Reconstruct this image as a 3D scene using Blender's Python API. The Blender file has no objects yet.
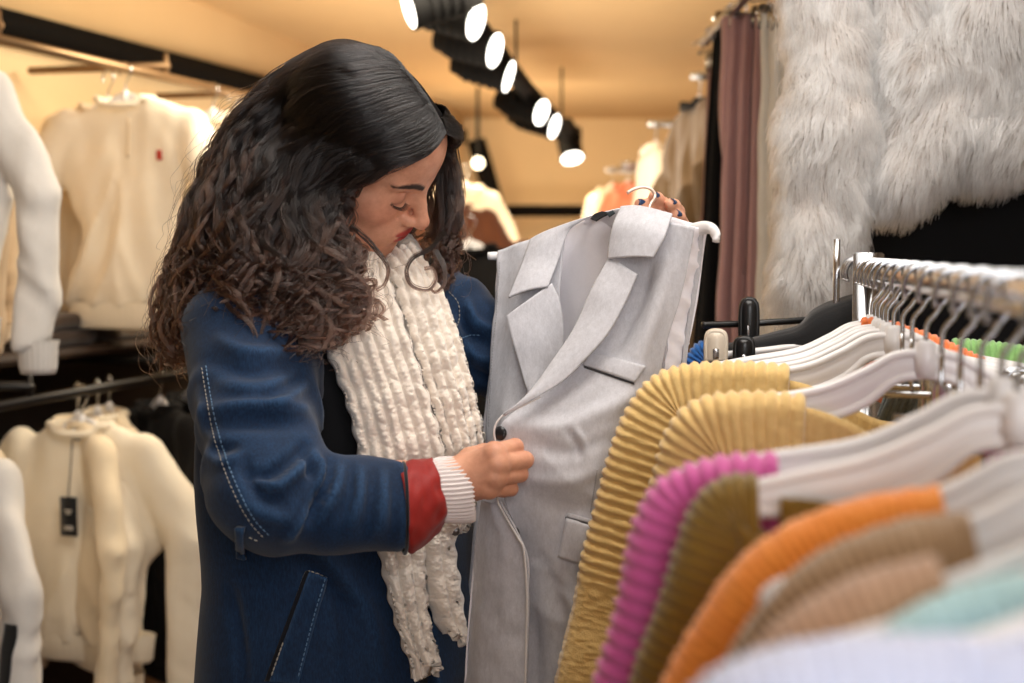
import bpy, bmesh, math, random
import numpy as np
from mathutils import Vector, Matrix
from mathutils.bvhtree import BVHTree

random.seed(7)
RNG = np.random.default_rng(7)
SC = bpy.context.scene
COL = SC.collection
PI = math.pi

# ------------------------------------------------------------------ camera frame
CAMZ, PITCH, LENS = 1.45, math.radians(3.88), 50.0
FPX = LENS / 36.0 * 1024.0
FWD = np.array([0.0, math.cos(PITCH), -math.sin(PITCH)])
UPV = np.array([0.0, math.sin(PITCH), math.cos(PITCH)])


def P(px, py, d):
    """a point of the shop measured off the photograph: pixel and distance"""
    return (np.array([0, 0, CAMZ]) + FWD * d + UPV * (-(py - 341.5) / FPX * d)
            + np.array([1.0, 0, 0]) * ((px - 512) / FPX * d))


def PP(rows):
    return np.array([P(*r) for r in rows])


def unit(v):
    v = np.asarray(v, float)
    return v / (np.linalg.norm(v, axis=-1, keepdims=True) + 1e-12)


def sstep(a, b, x):
    t = np.clip((np.asarray(x, float) - a) / (b - a), 0, 1)
    return t * t * (3 - 2 * t)


# ------------------------------------------------------------------ noise
_G = np.random.default_rng(3).uniform(-1, 1, (32, 32, 32))


def noise(p, s=1.0, o=0.0):
    p = np.asarray(p, float) * s + o
    i = np.floor(p).astype(int)
    f = p - i
    f = f * f * (3 - 2 * f)
    i = i & 31
    j = (i + 1) & 31
    x0, y0, z0 = i[..., 0], i[..., 1], i[..., 2]
    x1, y1, z1 = j[..., 0], j[..., 1], j[..., 2]
    fx, fy, fz = f[..., 0], f[..., 1], f[..., 2]
    a = _G[x0, y0, z0] * (1 - fx) + _G[x1, y0, z0] * fx
    b = _G[x0, y1, z0] * (1 - fx) + _G[x1, y1, z0] * fx
    c = _G[x0, y0, z1] * (1 - fx) + _G[x1, y0, z1] * fx
    d = _G[x0, y1, z1] * (1 - fx) + _G[x1, y1, z1] * fx
    return (a * (1 - fy) + b * fy) * (1 - fz) + (c * (1 - fy) + d * fy) * fz


# ------------------------------------------------------------------ materials
def srgb(r, g, b):
    def f(c):
        c /= 255.0
        return c / 12.92 if c <= 0.04045 else ((c + 0.055) / 1.055) ** 2.4
    return (f(r), f(g), f(b), 1.0)


class NT:
    def __init__(self, name):
        self.m = bpy.data.materials.new(name)
        self.m.use_nodes = True
        self.t = self.m.node_tree
        self.t.nodes.clear()
        self.out = self.n('ShaderNodeOutputMaterial')

    def n(self, typ, **kw):
        nd = self.t.nodes.new(typ)
        for k, v in kw.items():
            if k.startswith('i_'):
                nd.inputs[k[2:].replace('_', ' ')].default_value = v
            else:
                setattr(nd, k, v)
        return nd

    def l(self, a, b):
        self.t.links.new(a, b)


def fabric(name, col, col2=None, rough=0.85, weave=900.0, bump=0.25, mott=14.0, sheen=0.3, dist=0.0006, stretch=(1, 1, 1), aniso=None):
    """cloth: two close colours mottled, a fine weave in the bump, a little sheen"""
    q = NT(name)
    b = q.n('ShaderNodeBsdfPrincipled')
    b.inputs['Roughness'].default_value = rough
    b.inputs['Sheen Weight'].default_value = sheen
    b.inputs['Sheen Roughness'].default_value = 0.5
    b.inputs['Specular IOR Level'].default_value = 0.25
    tc = q.n('ShaderNodeTexCoord')
    mp = q.n('ShaderNodeMapping')
    mp.inputs['Scale'].default_value = stretch
    q.l(tc.outputs['Object'], mp.inputs['Vector'])
    no = q.n('ShaderNodeTexNoise', i_Scale=mott, i_Detail=5.0, i_Roughness=0.65)
    q.l(mp.outputs['Vector'], no.inputs['Vector'])
    fine = q.n('ShaderNodeTexNoise', i_Scale=weave, i_Detail=2.0)
    q.l(mp.outputs['Vector'], fine.inputs['Vector'])
    mix = q.n('ShaderNodeMix', data_type='RGBA')
    c2 = col2 or tuple(c * 0.8 for c in col[:3]) + (1,)
    mix.inputs[6].default_value = col
    mix.inputs[7].default_value = c2
    ad = q.n('ShaderNodeMath', operation='MULTIPLY_ADD')
    q.l(fine.outputs['Fac'], ad.inputs[0])
    ad.inputs[1].default_value = 0.8
    sub = q.n('ShaderNodeMath', operation='MULTIPLY_ADD')
    q.l(no.outputs['Fac'], sub.inputs[0])
    sub.inputs[1].default_value = 1.4
    sub.inputs[2].default_value = -0.6
    q.l(sub.outputs[0], ad.inputs[2])
    cl = q.n('ShaderNodeClamp')
    q.l(ad.outputs[0], cl.inputs['Value'])
    q.l(cl.outputs[0], mix.inputs[0])
    q.l(mix.outputs[2], b.inputs['Base Color'])
    bp = q.n('ShaderNodeBump', i_Strength=bump, i_Distance=dist)
    q.l(fine.outputs['Fac'], bp.inputs['Height'])
    q.l(bp.outputs[0], b.inputs['Normal'])
    q.l(b.outputs[0], q.out.inputs[0])
    return q.m


def plain(name, col, rough=0.5, metal=0.0, spec=0.5, var=0.06, scale=20.0, coat=0.0):
    q = NT(name)
    b = q.n('ShaderNodeBsdfPrincipled')
    b.inputs['Metallic'].default_value = metal
    b.inputs['Specular IOR Level'].default_value = spec
    b.inputs['Coat Weight'].default_value = coat
    tc = q.n('ShaderNodeTexCoord')
    no = q.n('ShaderNodeTexNoise', i_Scale=scale, i_Detail=4.0)
    q.l(tc.outputs['Object'], no.inputs['Vector'])
    mix = q.n('ShaderNodeMix', data_type='RGBA')
    mix.inputs[6].default_value = tuple(min(1, c * (1 + var)) for c in col[:3]) + (1,)
    mix.inputs[7].default_value = tuple(c * (1 - var) for c in col[:3]) + (1,)
    q.l(no.outputs['Fac'], mix.inputs[0])
    q.l(mix.outputs[2], b.inputs['Base Color'])
    r = q.n('ShaderNodeMath', operation='MULTIPLY_ADD')
    q.l(no.outputs['Fac'], r.inputs[0])
    r.inputs[1].default_value = 0.12
    r.inputs[2].default_value = rough - 0.06
    q.l(r.outputs[0], b.inputs['Roughness'])
    q.l(b.outputs[0], q.out.inputs[0])
    return q.m


def emit(name, col, strength):
    q = NT(name)
    e = q.n('ShaderNodeEmission')
    e.inputs[0].default_value = col
    e.inputs[1].default_value = strength
    q.l(e.outputs[0], q.out.inputs[0])
    return q.m


# ------------------------------------------------------------------ objects
LOC = {}


def props(o, label=None, cat=None, group=None, kind=None):
    if label: o['label'] = label
    if cat: o['category'] = cat
    if group: o['group'] = group
    if kind: o['kind'] = kind
    return o


def thing(name, label, cat, loc=(0, 0, 0), group=None):
    o = bpy.data.objects.new(name, None)
    COL.objects.link(o)
    o.empty_display_size = 0.05
    o.location = loc
    LOC[o.name] = np.array(loc, float)
    return props(o, label, cat, group)


def link_mesh(name, me, mat, parent=None, base=None):
    o = bpy.data.objects.new(name, me)
    COL.objects.link(o)
    if mat is not None:
        for m in (mat if isinstance(mat, (list, tuple)) else [mat]):
            me.materials.append(m)
    if parent is not None:
        o.parent = parent
        LOC[o.name] = LOC[parent.name]
    else:
        b = np.zeros(3) if base is None else np.array(base, float)
        o.location = b
        LOC[o.name] = b
    return o


def mk(name, V, Fs, mat, parent=None, base=None, smooth=True, mi=None):
    """V in world coordinates; stored relative to the thing's own origin"""
    V = np.asarray(V, float)
    off = LOC[parent.name] if parent is not None else (np.zeros(3) if base is None else np.array(base, float))
    V = V - off
    me = bpy.data.meshes.new(name)
    me.from_pydata(V.tolist(), [], Fs.tolist() if isinstance(Fs, np.ndarray) else Fs)
    if smooth:
        me.polygons.foreach_set('use_smooth', np.ones(len(me.polygons), bool))
    o = link_mesh(name, me, mat, parent, base)
    if mi is not None:
        me.polygons.foreach_set('material_index', np.asarray(mi, np.int32))
    me.validate()
    me.update()
    return o


class MB:
    """collects shapes into one mesh"""
    def __init__(self): self.V, self.F, self.n = [], [], 0

    def add(self, V, Fs):
        V = np.asarray(V, float)
        self.V.append(V)
        self.F += [tuple(int(i) + self.n for i in f) for f in (Fs.tolist() if isinstance(Fs, np.ndarray) else Fs)]
        self.n += len(V)
        return self

    def box(self, lo, hi, M=None):
        lo, hi = np.array(lo, float), np.array(hi, float)
        bm = bmesh.new()
        bmesh.ops.create_cube(bm, size=1.0)
        for v in bm.verts:
            v.co = Vector((lo + hi) / 2 + np.array(v.co) * (hi - lo))
        bmesh.ops.bevel(bm, geom=list(bm.edges), offset=min((hi - lo).min() * 0.2, 0.006), segments=2, affect='EDGES')
        V = np.array([v.co[:] for v in bm.verts])
        Fs = [[v.index for v in f.verts] for f in bm.faces]
        bm.free()
        if M is not None:
            V = V @ M[0].T + M[1]
        return self.add(V, Fs)

    def tube(self, pts, r, ns=10, closed=False, flat=None, up=None):
        return self.add(*tube(pts, r, ns, closed, flat, up))

    def build(self, name, mat, parent=None, base=None, smooth=True):
        return mk(name, np.concatenate(self.V), self.F, mat, parent, base, smooth)


def tube(pts, r, ns=10, closed=False, flat=None, up=None):
    """tube along pts; flat=(a,b) scales the two cross axes; up fixes the first axis"""
    pts = np.asarray(pts, float)
    n = len(pts)
    r = np.broadcast_to(np.asarray(r, float), (n,))
    if closed:
        T = unit(np.roll(pts, -1, 0) - np.roll(pts, 1, 0))
    else:
        T = unit(np.gradient(pts, axis=0))
    A = np.zeros((n, 3))
    if up is not None:
        u = np.broadcast_to(np.asarray(up, float), (n, 3))
        A = unit(u - T * (u * T).sum(1)[:, None])
    else:
        a = np.cross(T[0], [0.3, 0.2, 1.0])
        a = unit(a)
        for i in range(n):
            a = unit(a - T[i] * np.dot(a, T[i]))
            A[i] = a
    B = np.cross(T, A)
    fa, fb = flat or (1, 1)
    th = np.linspace(0, 2 * PI, ns, endpoint=False)
    V = pts[:, None, :] + r[:, None, None] * (fa * np.cos(th)[None, :, None] * A[:, None, :] + fb * np.sin(th)[None, :, None] * B[:, None, :])
    V = V.reshape(-1, 3)
    Fs = []
    m = n if closed else n - 1
    for i in range(m):
        i2 = (i + 1) % n
        for k in range(ns):
            k2 = (k + 1) % ns
            Fs.append((i * ns + k, i * ns + k2, i2 * ns + k2, i2 * ns + k))
    if not closed:
        Fs.append(tuple(range(ns - 1, -1, -1)))
        Fs.append(tuple((n - 1) * ns + k for k in range(ns)))
    return V, Fs


def cr(pts, n, closed=False):
    """smooth curve through the points, n samples evenly along it"""
    p = np.asarray(pts, float)
    if len(p) == 2:
        t = np.linspace(0, 1, n)[:, None]
        return p[0] * (1 - t) + p[1] * t
    q = np.vstack([2 * p[0] - p[1], p, 2 * p[-1] - p[-2]])
    out = []
    K = 24
    for i in range(len(p) - 1):
        a, b, c, d = q[i], q[i + 1], q[i + 2], q[i + 3]
        t = np.linspace(0, 1, K, endpoint=False)[:, None]
        out.append(0.5 * (2 * b + (c - a) * t + (2 * a - 5 * b + 4 * c - d) * t ** 2 + (3 * b - a - 3 * c + d) * t ** 3))
    out.append(p[-1:])
    o = np.vstack(out)
    L = np.concatenate([[0], np.cumsum(np.linalg.norm(np.diff(o[:, :3], axis=0), axis=1))])
    s = np.linspace(0, L[-1], n)
    return np.stack([np.interp(s, L, o[:, k]) for k in range(o.shape[1])], 1)


def loft(curves, nu, nv):
    """grid (nv,nu,3) through several curves: v runs along them, u from the first to the last"""
    C = np.stack([cr(c, nv) for c in curves])
    if len(C) == 2:
        t = np.linspace(0, 1, nu)[None, :, None]
        return C[0][:, None] * (1 - t) + C[1][:, None] * t
    return np.stack([cr(C[:, i], nu) for i in range(nv)])


def gnormals(G):
    du = np.gradient(G, axis=1)
    dv = np.gradient(G, axis=0)
    return unit(np.cross(du, dv))


def gfaces(nv, nu, off=0, flip=False):
    i, j = np.meshgrid(np.arange(nv - 1), np.arange(nu - 1), indexing='ij')
    a = (i * nu + j).ravel() + off
    q = np.stack([a, a + 1, a + nu + 1, a + nu], 1)
    return q[:, ::-1] if flip else q


def shell(G, thick):
    """closed sheet: front grid G, back pushed by thick along the normal"""
    nv, nu, _ = G.shape
    N = gnormals(G)
    B = G - N * thick
    V = np.concatenate([G.reshape(-1, 3), B.reshape(-1, 3)])
    m = nv * nu
    Fs = [tuple(f) for f in gfaces(nv, nu).tolist()] + [tuple(f) for f in gfaces(nv, nu, m, True).tolist()]
    rim = list(range(nu)) + [i * nu + nu - 1 for i in range(1, nv)] + [(nv - 1) * nu + j for j in range(nu - 2, -1, -1)] + [i * nu for i in range(nv - 2, 0, -1)]
    for a, b in zip(rim, rim[1:] + rim[:1]):
        Fs.append((b, a, a + m, b + m))
    return V, Fs


def sheet(name, G, thick, mat, parent=None, base=None):
    V, Fs = shell(G, thick)
    return mk(name, V, Fs, mat, parent, base)


def facing(G):
    """flip the grid so its normals look at the camera side"""
    N = gnormals(G)
    c = G.reshape(-1, 3).mean(0)
    if (N.reshape(-1, 3).mean(0) * (np.array([0, 0, CAMZ]) - c)).sum() < 0:
        return G[:, ::-1]
    return G


# ------------------------------------------------------------------ distance fields
def smin(a, b, k):
    h = np.clip(0.5 + 0.5 * (b - a) / k, 0, 1)
    return b * (1 - h) + a * h - k * h * (1 - h)


def smax(a, b, k):
    return -smin(-a, -b, k)


def d_caps(X, a, b, ra, rb):
    a, b = np.asarray(a, float), np.asarray(b, float)
    ab = b - a
    t = np.clip(((X - a) @ ab) / (ab @ ab), 0, 1)
    return np.linalg.norm(X - a - t[..., None] * ab, axis=-1) - (ra + (rb - ra) * t)


def d_ell(X, c, r, R=None):
    p = X - np.asarray(c, float)
    if R is not None:
        p = p @ R
    r = np.asarray(r, float)
    k0 = np.linalg.norm(p / r, axis=-1)
    k1 = np.linalg.norm(p / (r * r), axis=-1) + 1e-9
    return k0 * (k0 - 1) / k1


def d_sph(X, c, r):
    return np.linalg.norm(X - np.asarray(c, float), axis=-1) - r


def polyize(fn, lo, hi, h):
    """surface nets on a regular grid: vertices and quads of fn = 0"""
    lo, hi = np.asarray(lo, float), np.asarray(hi, float)
    n = np.ceil((hi - lo) / h).astype(int) + 1
    ax = [lo[k] + np.arange(n[k]) * h for k in range(3)]
    D = np.empty(n)
    step = max(1, int(400000 / (n[1] * n[2])))
    for i in range(0, n[0], step):
        g = np.stack(np.meshgrid(ax[0][i:i + step], ax[1], ax[2], indexing='ij'), -1)
        D[i:i + step] = fn(g.reshape(-1, 3)).reshape(g.shape[:3])
    D[0], D[-1] = np.maximum(D[0], h * .1), np.maximum(D[-1], h * .1)
    D[:, 0], D[:, -1] = np.maximum(D[:, 0], h * .1), np.maximum(D[:, -1], h * .1)
    D[:, :, 0], D[:, :, -1] = np.maximum(D[:, :, 0], h * .1), np.maximum(D[:, :, -1], h * .1)
    S = D < 0
    sub = lambda A, o: A[o[0]:n[0] - 1 + o[0], o[1]:n[1] - 1 + o[1], o[2]:n[2] - 1 + o[2]]
    offs = [(a, b, c) for a in (0, 1) for b in (0, 1) for c in (0, 1)]
    cnt = sum(sub(S, o).astype(np.int8) for o in offs)
    act = (cnt > 0) & (cnt < 8)
    idx = np.argwhere(act)
    ids = -np.ones(act.shape, int)
    ids[act] = np.arange(len(idx))
    acc = np.zeros((len(idx), 3))
    w = np.zeros(len(idx))
    for o in offs:
        for k in range(3):
            if o[k]: continue
            o2 = list(o); o2[k] = 1
            d0 = D[tuple((idx + o).T)]
            d1 = D[tuple((idx + o2).T)]
            c = (d0 < 0) != (d1 < 0)
            t = d0 / (d0 - d1 + 1e-15)
            pnt = np.tile(np.array(o, float), (len(idx), 1))
            pnt[:, k] = t
            acc[c] += pnt[c]
            w[c] += 1
    V = lo + (idx + acc / w[:, None]) * h
    Q = []
    for k in range(3):
        a, b = [(1, 2), (2, 0), (0, 1)][k]
        s0 = [slice(None)] * 3; s1 = [slice(None)] * 3
        s0[k] = slice(0, n[k] - 1); s1[k] = slice(1, n[k])
        e = S[tuple(s0)] != S[tuple(s1)]
        E = np.argwhere(e)
        E = E[(E[:, a] > 0) & (E[:, b] > 0) & (E[:, a] < n[a] - 1) & (E[:, b] < n[b] - 1)]
        if not len(E): continue
        da = np.zeros(3, int); da[a] = 1
        db = np.zeros(3, int); db[b] = 1
        q = np.stack([ids[tuple((E - da - db).T)], ids[tuple((E - db).T)], ids[tuple(E.T)], ids[tuple((E - da).T)]], 1)
        ins = S[tuple(E.T)]
        q[~ins] = q[~ins][:, ::-1]
        Q.append(q)
    return V, np.concatenate(Q)


def bvh(V, Fs):
    return BVHTree.FromPolygons([tuple(v) for v in np.asarray(V).tolist()], Fs.tolist() if isinstance(Fs, np.ndarray) else Fs)


def onto(tree, px, py, lift=0.0):
    """where the line of sight through a pixel meets a surface"""
    o = np.array([0, 0, CAMZ], float)
    d = unit(P(px, py, 1.0) - o)
    h, nrm, _, _ = tree.ray_cast(Vector(o), Vector(d))
    if h is None: return None
    nrm = np.array(nrm)
    if nrm @ d > 0: nrm = -nrm
    return np.array(h) + nrm * lift


def vnormals(V, Q):
    a, b, c, d = [V[Q[:, k]] for k in range(4)]
    n = np.cross(c - a, d - b)
    N = np.zeros_like(V)
    for k in range(4):
        np.add.at(N, Q[:, k], n)
    return unit(N)


def to_px(X):
    r = X - np.array([0, 0, CAMZ])
    d = r @ FWD
    return 512 + r[:, 0] / d * FPX, 341.5 - (r @ UPV) / d * FPX, d


def crease(V, Q, tree, lines):
    """work folds into a cloth surface: each line (points, height, width in pixels) raises or sinks the cloth along it"""
    N = vnormals(V, Q)
    px, py, dd = to_px(V)
    view = unit(V - np.array([0, 0, CAMZ]))
    face = sstep(.05, .35, -(N * view).sum(1))
    out = np.zeros(len(V))
    for pts, amp, w in lines:
        q = cr([(a, b, 0) for a, b in pts], 40)
        dep = []
        for x, y, _ in q:
            h = onto(tree, x, y)
            dep.append(np.nan if h is None else (h - np.array([0, 0, CAMZ])) @ FWD)
        dep = np.array(dep)
        ok = ~np.isnan(dep)
        if ok.sum() < 3: continue
        q, dep = q[ok], dep[ok]
        near = np.where((np.abs(px - q[:, 0].mean()) < 200) & (np.abs(py - q[:, 1].mean()) < 200) & (face > 0))[0]
        D = np.hypot(px[near][:, None] - q[None, :, 0], py[near][:, None] - q[None, :, 1])
        j = D.argmin(1)
        t = j / (len(q) - 1)
        fade = np.sin(PI * np.clip(t * .86 + .07, 0, 1)) ** .6
        wt = np.exp(-(D[np.arange(len(near)), j] / w) ** 2) * (np.abs(dd[near] - dep[j]) < .045)
        out[near] += amp * wt * fade * face[near]
    return V + N * out[:, None]


def strands(name, pts, r0, r1, mat, parent):
    """hair: pts (N,K,3) in world coordinates"""
    N, K, _ = pts.shape
    hc = bpy.data.hair_curves.new(name)
    hc.add_curves([K] * N)
    off = LOC[parent.name]
    hc.points.foreach_set('position', (pts - off).astype(np.float32).ravel())
    rad = hc.attributes.get('radius') or hc.attributes.new('radius', 'FLOAT', 'POINT')
    t = np.linspace(0, 1, K)
    rr = np.tile(r0 + (r1 - r0) * t, N).astype(np.float32)
    rad.data.foreach_set('value', rr)
    hc.materials.append(mat)
    o = bpy.data.objects.new(name, hc)
    COL.objects.link(o)
    o.parent = parent
    LOC[o.name] = off
    return o


def copy_tree(o, parent=None):
    c = o.copy()
    COL.objects.link(c)
    c.parent = parent
    for ch in list(o.children):
        copy_tree(ch, c)
    return c
# ================================================================== THE WOMAN
HU = unit([.438, -.53, .73])
HF = unit(np.array([.779, -.183, -.600]))
HF = unit(HF - HU * (HF @ HU))
HL = np.cross(HU, HF)
HM = np.stack([HF, HL, HU], 1)          # local (forward, left, up) -> world
HO = P(424, 225, 1.83) - .118 * HF + .033 * HU


def hw(p): return HO + np.asarray(p, float) @ HM.T


TC = P(340, 300, 1.9)[:2]               # torso axis
TF = unit(np.array([.70, -.71]))        # the way the chest faces
TL = np.array([-TF[1], TF[0]])
T3F = np.array([TF[0], TF[1], 0]); T3L = np.array([TL[0], TL[1], 0])


def tw(f, l, z): return np.array([TC[0], TC[1], 0]) + T3F * f + T3L * l + np.array([0, 0, z])


TZ = np.array([.68, .85, 1.0, 1.15, 1.28, 1.345, 1.385, 1.42, 1.46])
TA = np.array([.225, .215, .20, .20, .195, .175, .13, .075, .06])     # half width
TB = np.array([.165, .155, .14, .138, .128, .112, .09, .066, .055])   # half depth


def d_torso(X, shrink=0.0):
    z = X[:, 2]
    a = np.interp(z, TZ, TA) - shrink
    b = np.interp(z, TZ, TB) - shrink
    x = X[:, :2] - TC
    l, f = x @ TL, x @ TF
    k = np.sqrt((l / a) ** 2 + (f / b) ** 2)
    d = (k - 1) * np.minimum(a, b)
    return np.maximum(d, z - 1.455)


S_R, E_R, C_R, W_R = P(250, 335, 1.77), P(268, 492, 1.63), P(408, 509, 1.655), P(470, 479, 1.69)
S_L, E_L, W_L = P(440, 318, 2.03), P(560, 392, 1.99), P(658, 240, 1.915)

# ---------------------------------------------------------------- head (local coordinates: forward, left, up)
def sy(fn):
    return lambda X: fn(np.stack([X[:, 0], np.abs(X[:, 1]), X[:, 2]], 1))


def d_head(X):
    A = np.stack([X[:, 0], np.abs(X[:, 1]), X[:, 2]], 1)
    d = d_ell(X, (-.008, 0, .034), (.095, .074, .084))
    d = smin(d, d_ell(X, (.035, 0, -.030), (.056, .060, .082)), .03)
    d = smin(d, d_ell(X, (.046, 0, .044), (.050, .058, .055)), .02)
    d = smin(d, d_ell(X, (.044, 0, -.072), (.042, .045, .036)), .025)
    d = smin(d, d_caps(A, (.012, .052, -.062), (.066, .020, -.098), .014, .012), .022)
    d = smin(d, d_sph(X, (.080, 0, -.099), .0145), .018)
    d = smin(d, d_sph(A, (.060, .040, -.026), .021), .024)
    d = smin(d, d_ell(X, (.079, 0, -.063), (.021, .030, .026)), .018)
    d = smin(d, d_caps(A, (.0865, .010, .017), (.074, .044, .021), .0075, .007), .012)
    d = smax(d, -d_ell(A, (.102, .031, -.001), (.017, .019, .0125)), .012)
    d = smin(d, d_sph(A, (.0735, .031, -.003), .0145), .0035)
    # crease over the lowered lid
    d = smax(d, -d_caps(A, (.0855, .021, .0085), (.0790, .044, .0065), .0014, .0014), .003)
    d = smax(d, -d_caps(A, (.0885, .020, -.0105), (.0815, .043, -.0095), .0010, .0010), .002)
    # nose
    d = smin(d, d_caps(X, (.0885, 0, .010), (.1115, 0, -.030), .0075, .0095), .011)
    d = smin(d, d_sph(X, (.1125, 0, -.0325), .0098), .006)
    d = smin(d, d_ell(A, (.098, .0120, -.036), (.0115, .0068, .0078)), .006)
    d = smax(d, -d_ell(A, (.103, .0065, -.0445), (.0046, .0026, .0038)), .002)
    d = smax(d, -d_caps(A, (.088, .0215, -.034), (.0845, .0225, -.043), .0012, .0010), .004)
    # mouth
    d = smin(d, d_ell(X, (.0960, 0, -.0585), (.0085, .0215, .0062)), .006)
    d = smin(d, d_ell(X, (.0938, 0, -.0690), (.0088, .0185, .0064)), .005)
    d = smax(d, -d_ell(A, (.1060, 0, -.0638), (.0135, .0225, .0010)), .002)
    d = smax(d, -d_ell(X, (.102, 0, -.080), (.010, .016, .005)), .008)
    # ear
    e = d_ell(A, (-.012, .073, -.012), (.018, .008, .030))
    e = smax(e, -d_ell(A, (-.008, .082, -.010), (.010, .006, .018)), .004)
    d = smin(d, e, .004)
    # neck
    d = smin(d, d_caps(X, (-.020, 0, -.055), NECK, .052, .060), .03)
    return d


NECK = (tw(-.01, 0, 1.38) - HO) @ HM
Vh, Fh = polyize(d_head, (-.14, -.12, -.30), (.14, .12, .14), .0021)
Ah = np.stack([Vh[:, 0], np.abs(Vh[:, 1]), Vh[:, 2]], 1)


def face_colour(V, A):
    skin = np.array(srgb(226, 168, 138)[:3])
    c = np.tile(skin, (len(V), 1))
    def blend(c, col, w): return c * (1 - w[:, None]) + np.array(col[:3]) * w[:, None]
    blush = np.exp(-(np.linalg.norm((A - [.066, .045, -.030]) / [.03, .024, .022], axis=1)) ** 2)
    c = blend(c, srgb(215, 128, 104), blush * .45)
    c = blend(c, srgb(212, 130, 108), np.exp(-(np.linalg.norm(V - [.118, 0, -.036], axis=1) / .014) ** 2) * .35)
    lip = np.minimum(d_ell(V, (.0960, 0, -.0585), (.012, .0220, .0066)), d_ell(V, (.0938, 0, -.0690), (.0125, .0195, .0069)))
    c = blend(c, srgb(176, 62, 56), 1 - sstep(-.0006, .0012, lip))
    c = blend(c, srgb(90, 26, 26), 1 - sstep(.0004, .0016, np.abs(V[:, 2] + .0638) + 10 * (lip > .0008)))
    bc = cr([(.094, .011, .0165), (.0905, .024, .0222), (.081, .040, .0228), (.073, .0525, .0200)], 30)
    db = np.min(np.linalg.norm(A[:, None, 1:] - bc[None, :, 1:], axis=2) - np.interp(np.linspace(0, 1, 30), [0, .25, .6, 1], [.0026, .0036, .0030, .0010])[None], axis=1)
    db = np.where(V[:, 0] > .045, db, 1.0)
    hair = noise(V * np.array([300, 300, 700]))
    c = blend(c, srgb(30, 19, 16), (1 - sstep(-.0002, .0020, db + hair * .0008)) * .97)
    lc = cr([(.0885, .0195, -.0100), (.0890, .031, -.0122), (.0810, .0445, -.0085)], 20)
    dl = np.min(np.linalg.norm(A[:, None, :] - lc[None], axis=2), axis=1)
    c = blend(c, srgb(28, 18, 16), 1 - sstep(.0008, .0024, dl))
    lid = np.exp(-(np.linalg.norm((A - [.0865, .031, -.002]) / [.012, .015, .009], axis=1)) ** 2)
    c = blend(c, srgb(172, 112, 92), lid * .45)
    m = 1 - sstep(.0010, .0018, np.linalg.norm(A - [.082, .034, -.036], axis=1) + 9 * (V[:, 1] > 0))
    c = blend(c, srgb(110, 66, 50), m * .8)
    scalp = sstep(.070, .082, V[:, 2])
    c = blend(c, srgb(196, 150, 126), scalp * .3)
    return c


Ch = face_colour(Vh, Ah)
Vh = hw(Vh)

# ---------------------------------------------------------------- right hand, pinching the edge of the waistcoat
FR = dict(
    index=[(494, 453, 1.664), (515, 447, 1.690), (505, 452, 1.714), (495, 459, 1.716)],
    middle=[(498, 464, 1.660), (525, 460, 1.688), (515, 466, 1.715), (502, 470, 1.716)],
    ring=[(496, 477, 1.662), (520, 474, 1.688), (511, 478, 1.713), (500, 481, 1.715)],
    little=[(489, 489, 1.668), (511, 489, 1.688), (504, 491, 1.708), (495, 492, 1.711)])
RR = dict(index=(.0135, .0108, .0090, .0078), middle=(.0135, .0110, .0092, .0078), ring=(.0130, .0104, .0088, .0074), little=(.0115, .0090, .0078, .0066))
HWR = P(466, 478, 1.685)


def d_rhand(X):
    d = d_caps(X, P(430, 486, 1.675), HWR, .032, .0265)
    for k, c in FR.items():
        q = PP(c)
        d = smin(d, d_caps(X, HWR + (q[0] - HWR) * .15 + np.array([0, .004, 0]), q[0], .0215, RR[k][0]), .012)
    fing = None
    for k, c in FR.items():
        q = PP(c); r = [x * .94 for x in RR[k]]
        f = d_sph(X, q[0] + np.array([0, -.0025, 0]), r[0] * 1.02)
        f = smin(f, d_caps(X, q[0], q[1], r[0] * .92, r[1]), .005)
        f = smin(f, d_caps(X, q[1], q[2], r[1], r[2]), .003)
        f = smin(f, d_caps(X, q[2], q[3], r[2], r[3]), .003)
        fing = f if fing is None else smin(fing, f, .0012)
        # tendon over the back of the hand
        d = smin(d, d_caps(X, HWR + np.array([.006, -.018, 0]), q[0] + np.array([-.004, -.0075, .0]), .003, .004), .007)
    d = smin(d, fing, .0030)
    t = PP([(472, 462, 1.700), (485, 455, 1.722), (499, 454, 1.732), (508, 458, 1.730)])
    th = d_caps(X, t[0], t[1], .019, .014)
    th = smin(th, d_caps(X, t[1], t[2], .0135, .011), .004)
    th = smin(th, d_caps(X, t[2], t[3], .011, .0088), .003)
    return smin(d, th, .007)


lo, hi = PP([(425, 520, 1.62)])[0], PP([(536, 425, 1.78)])[0]
lo2, hi2 = np.minimum(lo, hi) - .012, np.maximum(lo, hi) + .012
Vr, Fr = polyize(d_rhand, lo2, hi2, .0019)

# ---------------------------------------------------------------- left hand, holding the hook of the hanger from behind
FL = dict(
    index=[(664, 224, 1.900), (655, 213, 1.878), (647, 206, 1.864), (640, 204, 1.857)],
    middle=[(668, 219, 1.906), (663, 205, 1.886), (657, 199, 1.868), (654, 197, 1.858)],
    ring=[(673, 223, 1.910), (677, 212, 1.890), (674, 206, 1.873), (671, 204, 1.862)],
    little=[(675, 232, 1.910), (681, 224, 1.892), (679, 218, 1.877), (676, 215, 1.868)])


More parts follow.
